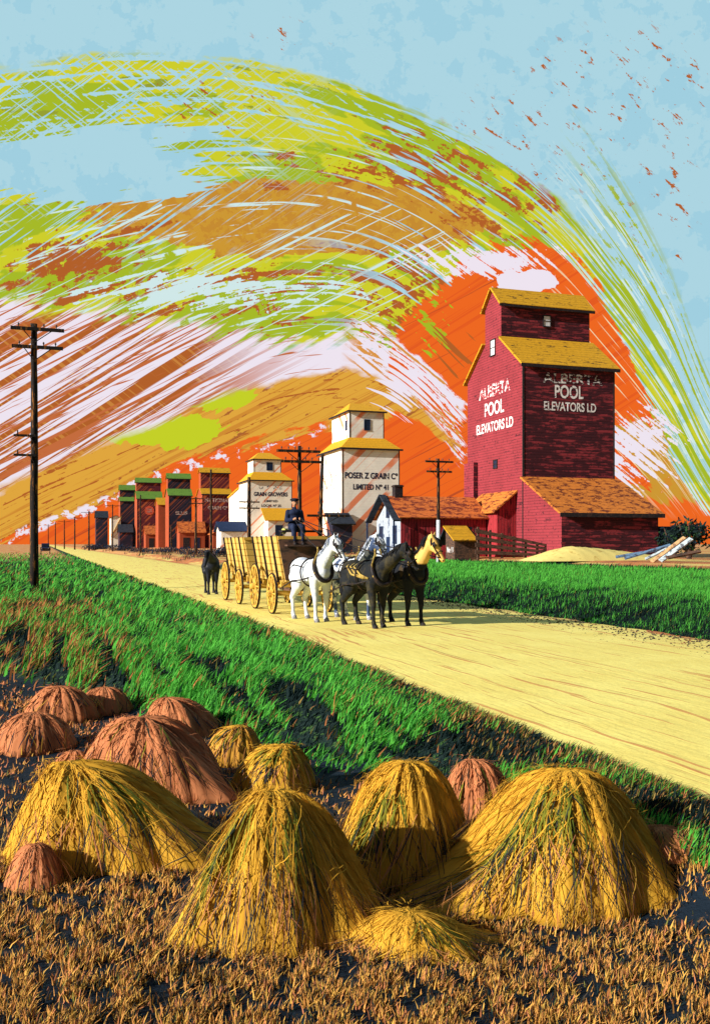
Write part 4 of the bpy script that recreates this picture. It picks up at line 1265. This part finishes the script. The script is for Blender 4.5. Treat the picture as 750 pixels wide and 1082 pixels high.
def horse(s, t, yaw, label, coat, mane, hoofm, neck_el=52, neck_yaw=0, head_yaw=0, head_el=-55, scale=1.0, step=0, harness=True, seed=0):
    X, Y = ST(s, t)
    root = thing('horse', (X, Y, .03), TH + math.pi + yaw, label, 'horse', 'horses of the wagon team')
    root.scale = (scale, scale, scale)
    def D(el, yw): return Vector((math.sin(R(yw)) * math.cos(R(el)), math.cos(R(yw)) * math.cos(R(el)), math.sin(R(el))))
    nb = Vector((0, .60, 1.40)); nd = D(neck_el, neck_yaw); poll = nb + nd * .80
    hd = D(head_el, head_yaw); muz = poll + hd * .55
    hx = hd.cross(Vector((0, 0, 1))).normalized(); hu = hx.cross(hd).normalized()
    bl = [((0, -.62, 1.30), (.32, .42, .33)), ((0, -.18, 1.24), (.34, .52, .34)), ((0, .30, 1.27), (.31, .44, .36)), ((0, .52, 1.24), (.23, .25, .27)),
          ((0, .25, 1.48), (.11, .3, .13)), ((.13, -.66, 1.14), (.14, .27, .30)), ((-.13, -.66, 1.14), (.14, .27, .30))]
    cp = [(nb + Vector((0, -.12, -.02)), nb.lerp(poll, .45), .235, .165), (nb.lerp(poll, .45), poll - nd * .06, .165, .115),
          (poll - hd * .02, poll + hd * .24, .118, .112), (poll + hd * .24 - hu * .01, muz - hd * .08, .098, .068), (muz - hd * .08, muz, .07, .068),
          (poll + hd * .16 - hu * .07, poll + hd * .22 - hu * .06, .085, .08)]
    for sg in (-1, 1):
        e0 = poll + hx * sg * .065 + hu * .05 - hd * .02
        cp.append((e0, e0 + Vector((0, 0, 1)) * .15 + hx * sg * .03, .042, .014))
        st_ = step * sg * .5
        # fore leg: shoulder, elbow, knee, fetlock, hoof
        sh_, el_, kn, ft, ho = (.15 * sg, .46, 1.12), (.165 * sg, .44, .92), (.165 * sg, .47 + st_ * .6, .54), (.165 * sg, .45 + st_, .16), (.165 * sg, .50 + st_, .05)
        cp += [(sh_, el_, .175, .13), (el_, kn, .122, .072), (kn, (kn[0], kn[1] - .01, kn[2] - .1), .074, .058), ((kn[0], kn[1] - .01, kn[2] - .1), ft, .054, .050), (ft, ho, .06, .066)]
        # hind leg: hip, stifle, hock, fetlock, hoof
        hp, sf, hk, f2, h2 = (.15 * sg, -.66, 1.12), (.175 * sg, -.50, .92), (.165 * sg, -.88 - st_ * .5, .58), (.165 * sg, -.80 - st_, .16), (.165 * sg, -.74 - st_, .05)
        cp += [(hp, sf, .22, .17), (sf, hk, .15, .078), (hk, (hk[0], hk[1] + .03, hk[2] - .12), .074, .060), ((hk[0], hk[1] + .03, hk[2] - .12), f2, .056, .052), (f2, h2, .062, .068)]
    blob('horse_body', bl, cp, .024, 5, coat, root)
    for sg in (-1, 1):
        st_ = step * sg * .5
        for y_ in (.51 + st_, -.73 - st_):
            MB().tube([(.165 * sg, y_ + .03, -.025), (.165 * sg, y_ - .01, .085)], [.082, .062], 10).build('hoof', hoofm, root, True)
        e0 = poll + hd * .17 + hx * sg * .098 + hu * .045
        MB().ball(e0, .022, 8, 6).build('eye', M['leather'], root, True)
        n0 = muz + hx * sg * .045 + hu * .02 + hd * .03
        MB().ball(n0, .018, 8, 6).build('nostril', M['leather'], root, True)
    # mane: hair along the crest, forelock, tail
    r_ = np.random.default_rng(seed + 80)
    cr = nd.cross(hx).normalized()
    if cr.dot(Vector((0, -1, 0))) < 0: cr = -cr
    mm = MB()
    for k in range(46):
        f = k / 45; b0 = nb.lerp(poll, f * 1.02) + cr * (.20 - .10 * f) + Vector((0, 0, .02))
        sgn = 1 if r_.uniform() < .75 else -1
        q = Vector((sgn * r_.uniform(.10, .17), r_.uniform(-.05, .05), -r_.uniform(.08, .24)))
        mm.tube([b0, b0 + q * .45 + Vector((0, 0, .05)), b0 + q], [.026, .022, .006], 5)
    for k in range(8):
        b0 = poll + hu * .10 + hx * r_.uniform(-.04, .04)
        mm.tube([b0, b0 + hd * .10 + hu * .05, b0 + hd * r_.uniform(.2, .28) + hu * .01 + hx * r_.uniform(-.05, .05)], [.02, .018, .005], 5)
    mm.build('mane', mane, root, True)
    tl = MB()
    for k in range(16):
        a0 = r_.uniform(-.04, .04, 2)
        tl.tube([(a0[0], -.98, 1.38), (a0[0] * 1.5, -1.10, 1.22), (a0[0] * 2.2, -1.12 + a0[1], .9), (a0[0] * 2.0, -1.06 + a0[1], .45 + r_.uniform(0, .25))], [.03, .035, .03, .006], 5)
    tl.build('tail', mane, root, True)
    if harness:
        ax = (nd * .9 + Vector((0, .75, .0))).normalized()
        MB().ring((0, .60, 1.36), (0, .92, .40), .30, .055, 30, 8, .82, 1.14, (1, 0, 0)).build('collar', M['leather'], root, True)
        h_ = MB()
        for sg in (-1, 1):
            h_.tube([(.10 * sg, .63, 1.06), (.27 * sg, .66, 1.25), (.25 * sg, .58, 1.52), (.08 * sg, .46, 1.78), (.07 * sg, .43, 1.90)], .022, 6)
        h_.build('hames', M['brass'], root, True)
        b_ = MB()
        b_.ring((0, .02, 1.25), (0, 1, 0), .375, .022, 30, 6, .97, .99, (1, 0, 0))
        for sg in (-1, 1):
            b_.tube([(.28 * sg, .55, 1.16), (.355 * sg, .05, 1.06), (.36 * sg, -.5, 1.02), (.34 * sg, -1.25, .80)], .02, 6)
            b_.tube([(.34 * sg, .04, 1.40), (.32 * sg, -.5, 1.44), (.27 * sg, -.85, 1.30)], .014, 5)
        b_.ring((0, -.72, 1.24), (0, .85, .5), .36, .015, 26, 5, .97, 1.1, (1, 0, 0))
        b_.build('harness', M['leather'], root, True)
        bd_ = MB()
        bd_.ring(poll + hd * .36 - hu * .0, hd, .102, .012, 18, 5)
        bd_.ring(poll + hd * .06, hd * .55 + hu * .8, .130, .012, 18, 5)
        for sg in (-1, 1):
            bd_.tube([poll + hx * sg * .12 + hd * .03, poll + hx * sg * .125 + hd * .2, poll + hx * sg * .10 + hd * .37, poll + hx * sg * .078 + hd * .5], .012, 5)
            c0 = poll + hd * .17 + hx * sg * .145 + hu * .05
            bd_.poly([c0 - hd * .06 - hu * .05, c0 + hd * .06 - hu * .05, c0 + hd * .06 + hu * .05 + hx * sg * .02, c0 - hd * .06 + hu * .05 + hx * sg * .02,
                      c0 - hd * .06 - hu * .05 + hx * .008, c0 + hd * .06 - hu * .05 + hx * .008, c0 + hd * .06 + hu * .05 + hx * (sg * .02 + .008), c0 - hd * .06 + hu * .05 + hx * (sg * .02 + .008)],
                     [(0, 1, 2, 3), (7, 6, 5, 4), (0, 4, 5, 1), (1, 5, 6, 2), (2, 6, 7, 3), (3, 7, 4, 0)])
        bd_.build('bridle', M['leather'], root, True)
    mw = Matrix.Translation(root.location) @ Matrix.Rotation(root.rotation_euler.z, 4, 'Z') @ Matrix.Scale(scale, 4)
    return root, mw @ (muz - hd * .06 + hx * .07), mw @ Vector((0, .5, 1.75))


h1, m1, c1 = horse(6.85, 24.6, R(10), 'white horse in harness standing just ahead of the wagon', M['hwhite'], M['manew'], M['hoofw'], 56, -14, -30, -60, 1.05, .12, seed=1)
h2, m2, c2 = horse(8.05, 24.7, R(8), 'grey and white horse half hidden behind the black horse', M['hgrey'], M['manew'], M['hoofw'], 58, -16, -42, -56, 1.06, -.1, seed=2)
h3, m3, c3 = horse(7.62, 22.3, R(14), 'black lead horse with tan harness, nearest the viewer', M['hblack'], M['maned'], M['hoof'], 40, -30, -45, -58, 1.03, .14, seed=3)
h4, m4, c4 = horse(8.66, 22.5, R(12), 'dark lead horse with head coloured sunlit gold, beside the black one', M['hsunlit'], M['maned'], M['hoof'], 58, -18, -30, -60, 1.05, -.12, seed=4)
h5, m5, c5 = horse(6.55, 39.2, R(-4), 'dark unharnessed horse following behind the rear wagon', M['hbrown'], M['maned'], M['hoof'], 22, 22, 30, -62, 1.0, .1, harness=False, seed=5)
h5['group'] = 'horses on the road'
# tan straps on the black horse's shoulder
tp = MB()
for k in range(3):
    tp.tube([(-.31, .50 - .1 * k, 1.20), (-.335, .2 - .2 * k, 1.28), (-.29, -.15 - .16 * k, 1.46), (0, -.3 - .15 * k, 1.57)], .026, 6)
    tp.tube([(.31, .50 - .1 * k, 1.20), (.335, .2 - .2 * k, 1.28), (.29, -.15 - .16 * k, 1.46), (0, -.3 - .15 * k, 1.57)], .026, 6)
tp.build('tan_strap', M['brass'], h3, True)


# ------------------------------------------------------------------ grain wagons
def wheel(root, cx, cy, r, side):
    """an upright spoked wheel in the y-z plane"""
    w_ = MB().ring((cx, cy, r), (1, 0, 0), r - .06, .042, 36, 6).build('wheel', M['wheelw'], root, True)
    ty = MB()
    n = 36
    pr = [(r - .012, -.035), (r + .004, -.035), (r + .004, .035), (r - .012, .035)]
    vs = []; fs = []
    for i in range(n):
        a = 2 * math.pi * i / n
        for rad, xo in pr: vs.append((cx + xo, cy + rad * math.cos(a), r + rad * math.sin(a)))
    for i in range(n):
        for j in range(4):
            i2, j2 = (i + 1) % n, (j + 1) % 4
            fs.append((i * 4 + j, i2 * 4 + j, i2 * 4 + j2, i * 4 + j2))
    ty.poly(vs, fs).build('tyre', M['iron'], w_)
    MB().tube([(cx - .17, cy, r), (cx - .1, cy, r), (cx + .1, cy, r), (cx + .17, cy, r)], [.06, .10, .10, .06], 12).build('hub', M['wheelw'], w_, True)
    for k in range(12):
        a = 2 * math.pi * k / 12
        MB().tube([(cx, cy + .09 * math.cos(a), r + .09 * math.sin(a)), (cx, cy + (r - .08) * math.cos(a), r + (r - .08) * math.sin(a))], [.028, .02], 6).build('spoke', M['wheelw'], w_)
    return w_


def wagon(s, t, label, length=3.7, seat=False):
    X, Y = ST(s, t)
    root = thing('grain_wagon', (X, Y, .035), TH, label, 'wagon', 'grain wagons drawn by the team')
    hl = length / 2; hw = .58; tw = .80; zb_, zt_ = 1.02, 2.30
    # the open box: flared side boards, ends, floor
    b = MB()
    th_ = .05
    for sg in (-1, 1):
        b.prism([(sg * hw, zb_), (sg * tw, zt_), (sg * (tw - th_), zt_), (sg * (hw - th_), zb_)], 1, -hl, hl)
    for y0, y1 in ((-hl + .001, -hl + .05), (hl - .05, hl - .001)):
        b.prism([(-hw + .05, zb_), (hw - .05, zb_), (tw - .051, zt_ - .001), (-tw + .051, zt_ - .001)], 1, y0, y1)
    b.box(-hw + .002, hw - .002, -hl, hl, zb_ - .06, zb_ - .002)
    b.build('wagon_box', M['wagon'], root)
    MB().poly([(-tw + .08, -hl + .06, 2.12), (tw - .08, -hl + .06, 2.12), (tw - .08, hl - .06, 2.12), (-tw + .08, hl - .06, 2.12), (-.2, -hl * .6, 2.26), (.2, -hl * .6, 2.26), (.2, hl * .6, 2.26), (-.2, hl * .6, 2.26)],
              [(0, 1, 5, 4), (1, 2, 6, 5), (2, 3, 7, 6), (3, 0, 4, 7), (4, 5, 6, 7)]).build('grain_load', M['sand'], root)
    for k in range(6):
        y_ = -hl + .15 + k * (length - .3) / 5
        for sg in (-1, 1):
            q = MB().prism([(sg * (hw + .002), zb_ - .1), (sg * (tw + .004), zt_ + .02), (sg * (tw + .05), zt_ + .02), (sg * (hw + .05), zb_ - .1)], 1, y_ - .035, y_ + .035)
            q.build('cleat', M['trim'] if k % 2 else M['wagon'], root)
    MB().box(-tw - .02, tw + .02, -hl - .05, -hl - .001, zt_ - .09, zt_).build('end_rail', M['wheelw'], root)
    rw, fw = .72, .60
    ya, yf = hl - .75, -hl + .55
    for y_, r in ((ya, rw), (yf, fw)):
        MB().box(-.80, .80, y_ - .06, y_ + .06, r - .07, r + .07).build('axle', M['wheelw'], root)
        MB().box(-.60, .60, y_ - .08, y_ + .08, zb_ - .24, zb_ - .06).build('bolster', M['wheelw'], root)
        MB().box(-.3, .3, y_ - .05, y_ + .05, r + .07, zb_ - .24).build('bolster_stake', M['timber'], root)
        for sg in (-1, 1): wheel(root, sg * .86, y_, r, sg)
    MB().box(-.06, .06, yf, ya, .60, .70).build('reach', M['timber'], root)
    MB().tube([(0, yf, .62), (0, yf - 1.6, .66), (0, yf - 3.2, .80)], .05, 8).build('tongue', M['wheelw'], root, True)
    if seat:
        MB().prism([(-hw - .01, zb_), (hw + .01, zb_), (tw + .01, zt_ - .10), (-tw - .01, zt_ - .10)], 1, -hl - .045, -hl - .003).build('front_shade', M['timber'], root)  # dark sheet added where the wagon's front end lies in shadow
        MB().box(-.62, .62, -hl + .25, -hl + .65, 2.42, 2.48).build('seat', M['trim'], root)
        for sg in (-1, 1):
            MB().tube([(sg * .55, -hl + .62, 2.42), (sg * .62, -hl + .5, 2.33), (sg * .68, -hl + .4, 2.28)], .025, 6).build('seat_spring', M['iron'], root)
        MB().prism([(-.62, 2.0), (.62, 2.0), (.62, 2.05), (-.62, 2.05)], 1, -hl - .35, -hl - .05).build('footboard', M['timber'], root)
    return root


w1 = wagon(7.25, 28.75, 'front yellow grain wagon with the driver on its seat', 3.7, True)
w2 = wagon(7.20, 33.6, 'rear yellow grain wagon trailing behind the first', 3.9)


# ------------------------------------------------------------------ driver
def driver(s, t, z, label):
    X, Y = ST(s, t)
    root = thing('person', (X, Y, z), TH + math.pi, label, 'person')
    hd = Vector((0, .06, .80))
    bl = [((0, 0, .10), (.18, .15, .14)), ((0, .02, .34), (.175, .125, .24)), ((0, .03, .50), (.205, .125, .12)), (hd, (.078, .098, .118)), ((0, .11, .755), (.05, .05, .06)), ((0, .165, .79), (.014, .022, .02))]
    cp = [((0, .03, .55), (0, .045, .70), .062, .056)]
    hands = []
    for sg in (-1, 1):
        cp.append(((.08 * sg, .07, .80), (.083 * sg, .055, .80), .02, .02))
        cp += [((.19 * sg, .03, .52), (.24 * sg, .06, .27), .068, .052), ((.24 * sg, .06, .27), (.10 * sg, .34, .30), .05, .034)]
        ha = Vector((.09 * sg, .38, .31)); hands.append(ha)
        cp += [((.10 * sg, .34, .30), (.088 * sg, .40, .31), .035, .036)]
        for k, ln in enumerate((.036, .042, .039, .030)):
            zo = .335 - .019 * k
            cp += [((.085 * sg, .425, zo), (.060 * sg, .425 + ln, zo), .0105, .0105), ((.060 * sg, .425 + ln, zo), (.035 * sg, .415, zo), .0105, .009)]
        cp += [((.085 * sg, .38, .345), (.055 * sg, .42, .360), .012, .011)]
        cp += [((.10 * sg, .02, .08), (.13 * sg, .46, .07), .105, .078), ((.13 * sg, .46, .07), (.12 * sg, .50, -.38), .072, .048), ((.12 * sg, .48, -.40), (.12 * sg, .62, -.42), .05, .045)]
    blob('body', bl, cp, .0135, 2, M['skin'], root)
    # coat, trousers, boots and cap over the body
    cbl = [((0, 0, .13), (.205, .175, .13)), ((0, .02, .34), (.20, .15, .24)), ((0, .03, .50), (.228, .150, .125)), ((0, .02, .02), (.22, .18, .06))]
    ccp = [((0, .03, .56), (0, .04, .64), .085, .072)]
    tcp = []; bcp = []
    for sg in (-1, 1):
        ccp += [((.19 * sg, .03, .52), (.245 * sg, .06, .27), .088, .072), ((.245 * sg, .06, .27), (.115 * sg, .31, .297), .07, .054)]
        tcp += [((.10 * sg, .10, .08), (.13 * sg, .46, .07), .122, .096), ((.13 * sg, .46, .07), (.12 * sg, .50, -.30), .092, .072)]
        bcp += [((.12 * sg, .50, -.28), (.12 * sg, .49, -.40), .066, .064), ((.12 * sg, .48, -.41), (.12 * sg, .63, -.43), .064, .055)]
    blob('coat', cbl, ccp, .018, 3, M['coat'], root)
    blob('trousers', [], tcp, .02, 3, M['coat'], root)
    blob('boot', [], bcp, .018, 2, M['leather'], root)
    cp_ = MB().ball((0, .045, .895), (.135, .145, .05), 16, 8)
    cp_.ball((0, .06, .865), (.098, .112, .045), 16, 8)
    cp_.poly([(-.085, .14, .855), (.085, .14, .855), (.06, .225, .835), (-.06, .225, .835), (-.085, .14, .865), (.085, .14, .865), (.06, .225, .845), (-.06, .225, .845)],
             [(0, 1, 2, 3), (7, 6, 5, 4), (0, 4, 5, 1), (1, 5, 6, 2), (2, 6, 7, 3), (3, 7, 4, 0)])
    cp_.build('cap', M['cap'], root, True)
    blob('hair', [((0, .02, .83), (.088, .092, .085))], [], .012, 2, M['maned'], root)
    ey = MB()
    for sg in (-1, 1): MB().ball((.03 * sg, .148, .812), (.012, .008, .008), 8, 6).build('eye', M['leather'], root, True)
    MB().box(-.024, .024, .150, .160, .742, .748).build('mouth', M['leather'], root)
    blob('seat_blanket', [((0, -.10, .0), (.34, .2, .05)), ((.30, -.05, -.04), (.07, .2, .10)), ((-.30, -.05, -.04), (.07, .2, .10))], [], .02, 2, M['blanket'], root)
    mw = Matrix.Translation(root.location) @ Matrix.Rotation(root.rotation_euler.z, 4, 'Z')
    return root, [mw @ h for h in hands]


dr, hands = driver(7.05, 27.4, 2.53, 'driver in dark coat and flat cap on the front wagon, holding reins')
for i, (mz, ct) in enumerate(((m1, c1), (m2, c2), (m3, c3), (m4, c4))):
    ha = hands[0 if i % 2 else 1]
    mid = ha.lerp(ct, .55) + Vector((0, 0, -.10))
    nm = ('white', 'grey', 'black', 'sunlit headed')[i]
    o = MB().tube([ha, ha.lerp(mid, .5) + Vector((0, 0, -.03)), mid, ct + Vector((0, 0, .03)), mz], .014, 5).build('rein', M['leather'], None, True)
    tag(o, 'dark leather rein from the driver to the %s horse' % nm, 'rein', 'reins of the team')


# ------------------------------------------------------------------ things round the elevators
# plank fence and ramp before the red elevator
f0 = ST(35.6, 74.6); fr = thing('board_fence', (f0[0], f0[1], .9), TH, 'dark sloping board fence between small shed and red elevator annex', 'fence')
for k in range(7):
    xk = k * 1.15; h = 2.7 - .27 * k
    MB().box(xk - .09, xk + .09, -.08, .08, -.8, h).build('post', M['timber'], fr)
for k in range(4):
    z0, z1 = 2.55 - .62 * k, (2.55 - .62 * k) * .42
    MB().prism([(-.3, z0 - .36), (7.3, z1 - .2), (7.3, z1), (-.3, z0)], 1, -.16, -.085).build('rail', M['timber'], fr)
# pale heap of grain
m_ = MB(); nx, ny = 44, 14; vs = []; fs = []
for j in range(ny):
    for i in range(nx):
        a_ = (i / (nx - 1)) * 2 - 1; b_ = (j / (ny - 1)) * 2 - 1
        pr_ = max(0, 1 - abs(a_ + .45) ** 1.3 / (.55 if a_ < -.45 else 1.45) ** 1.3) * max(0, 1 - b_ * b_)
        vs.append((a_ * 6.2, b_ * 2.4, 1.05 * pr_ ** .8 + .05 * math.sin(i * 1.7 + j) * pr_ - .04))
for j in range(ny - 1):
    for i in range(nx - 1): fs.append((j * nx + i, j * nx + i + 1, (j + 1) * nx + i + 1, (j + 1) * nx + i))
o = m_.poly(vs, fs).build('grain_heap', M['sand'], None, True)
p = ST(40.2, 62.5); o.location = (p[0], p[1], .9); o.rotation_euler = (0, 0, TH)
tag(o, 'long pale yellow heap of grain before the red elevator annex', 'grain heap')

# loose planks at the right
def plank(u, v, Y, ln, wd, tilt, yaw, mat, label):
    X = (u - 375) / 1000 * Y; z = zz(v, Y)
    o = MB().box(-ln / 2, ln / 2, -wd / 2, wd / 2, -.05, .05).build('plank', mat, None)
    o.location = (X, Y, z); o.rotation_euler = (R(25), -R(tilt), R(yaw))
    return tag(o, label, 'plank', 'planks piled by the elevator annex')


plank(714, 581, 62, 2.6, .40, 34, 8, M['plankw'], 'widest pale plank, propped steeply on the pile')
plank(706, 581, 63, 2.8, .34, 36, 4, M['plankt'], 'tan plank leaning beside the widest pale one')
plank(698, 583, 64, 2.3, .22, 26, 0, M['plankw'], 'narrow pale plank leaning beside the tan one')
plank(684, 583, 65, 3.2, .26, 17, -6, M['plankb'], 'blue grey plank tilted low against the pile')
plank(672, 585, 66, 2.8, .24, 10, -10, M['plankb'], 'lowest blue grey plank on the ground by the grain heap')
plank(722, 586, 60, 2.4, .30, 10, 14, M['timber'], 'dark plank on the ground under the pale planks')


def shrub(X, Y, r, h, label, cols, seed, name='shrub', n=900, zb_=None):
    r_ = np.random.default_rng(seed)
    root = thing(name, (X, Y, gz(X, Y) if zb_ is None else zb_), 0, label, 'shrub', 'dark shrubs round the elevators')
    st_ = MB()
    for k in range(6):
        a_ = k * 1.05 + r_.uniform(0, .5)
        st_.tube([(0, 0, -.1), (r * .3 * math.cos(a_), r * .3 * math.sin(a_), h * .45), (r * .6 * math.cos(a_), r * .6 * math.sin(a_), h * .85)], [.05 * h, .03 * h, .01 * h], 5)
    st_.build('stem', M['timber'], root)
    cl = r_.normal(0, 1, (9, 3)); cl /= np.linalg.norm(cl, axis=1, keepdims=True); cl *= r_.uniform(.4, .8, (9, 1))
    cc_ = cl[r_.integers(0, 9, n)] + r_.normal(0, .24, (n, 3))
    P0 = np.stack([cc_[:, 0] * r, cc_[:, 1] * r, np.maximum((cc_[:, 2] * .5 + .52) * h, .02)], 1)
    d_ = r_.normal(0, 1, (n, 3)); d_ /= np.linalg.norm(d_, axis=1, keepdims=True)
    L_ = .22 * min(r, h) * r_.uniform(.6, 1.4, (n, 1))
    P_ = np.stack([P0, P0 + d_ * L_ * .5, P0 + d_ * L_], 1)
    sd_ = np.cross(d_, r_.normal(0, 1, (n, 3))); sd_ /= np.linalg.norm(sd_, axis=1, keepdims=True)
    Wd = L_ * np.array([[.12, .22, .03]])
    colr = np.array(cols)[r_.integers(0, len(cols), n)] * r_.uniform(.7, 1.3, (n, 1))
    strip_mesh('foliage', P_, Wd, sd_, colr, M['grass'], root)
    return root


DK = [(.008, .016, .03), (.012, .03, .03), (.02, .045, .05), (.03, .08, .03)]
DB = [(.008, .014, .035), (.012, .025, .07), (.02, .05, .11), (.10, .05, .03)]
for i, (u, Y, r, h, lb) in enumerate([
        (712, 84, 1.5, 3.1, 'dark shrub at the right edge behind the pale planks'),
        (728, 76, 1.6, 3.4, 'tallest dark shrub, right of the leaning planks'),
        (694, 88, 1.2, 2.3, 'dark shrub at the right corner of the red annex'),
        (200, 150, 3.2, 1.0, 'wide low navy shrub below the NATIONAL elevator'),
        (176, 165, 3.4, 1.0, 'low navy shrub below the navy elevator'),
        (152, 190, 3.4, .9, 'low navy shrub below the badge elevator'),
        (128, 230, 4.2, 1.4, 'navy shrub left of the badge elevator\'s shed'),
        (100, 300, 5.5, 2.2, 'far navy shrub under the tall black shed'),
        (238, 120, 2.0, 1.2, 'navy shrub just behind the rear wagon')]):
    x, y = at(u, Y)
    shrub(x, y, r, h, lb, DK if u > 600 else DB, 100 + i)

# small gold roofed hut glimpsed at the corner of the annex
x, y = at(699, 86)
o = shed(x, y, 1.3, 1.6, 2.0, 2.7, M['gold2'], M['darkroof'], 'tiny mustard yellow hut beside the red annex corner', 'hut')

# far motor truck coming along the left verge
x, y = at(48, 190)
tk = thing('truck', (x, y, -.02), TH + math.pi, 'tiny dark old truck far off on the left', 'truck')
MB().prism([(-.9, .75), (-.9, 2.3), (.1, 2.3), (.35, 1.5), (1.5, 1.4), (1.6, .75)], 0, -.75, .75).build('cab', M['navy'], tk)
MB().box(-1.0, 1.0, -3.0, -.95, .85, 1.5).build('cargo_bed', M['timber'], tk)
MB().box(-.62, .62, .36, .40, 1.55, 2.15).build('windscreen', M['glass'], tk)
MB().box(-.5, .5, 1.61, 1.66, .8, 1.35).build('radiator', M['iron'], tk)
for sx in (-1, 1):
    MB().ball((sx * .62, 1.6, 1.25), .16, 8, 6).build('headlight', M['porc'], tk, True)
    for yy in (1.1, -2.0):
        MB().ring((sx * .85, yy, .42), (1, 0, 0), .34, .09, 20, 6).ball((sx * .85, yy, .42), (.06, .2, .2), 10, 6).build('wheel', M['iron'], tk, True)

# clods and stones strewn along the right of the road
N = 2600
ss = 13.6 - np.abs(rng.normal(0, 1.3, N)); tt = rng.uniform(5, 34, N)
r_ = rng.uniform(.006, .035, N) ** 1.0
b = MB()
for i in range(N):
    x, y = ST(ss[i], tt[i]); q = r_[i]; zq = .03 if ss[i] < 13.2 else .02
    b.poly([(x - q, y - q * .7, zq), (x + q, y - q * .6, zq), (x + q * .8, y + q * .8, zq), (x - q * .7, y + q, zq), (x + rng.uniform(-.3, .3) * q, y, zq + q * .9)],
           [(0, 1, 4), (1, 2, 4), (2, 3, 4), (3, 0, 4)])
o = b.build('pebbles', mottled('dark stones', (.03, .022, .028), (.25, .08, .04), 1.5, .6), None)
tag(o, 'dark clods and pebbles strewn along the right of the road', 'pebbles', kind='stuff')
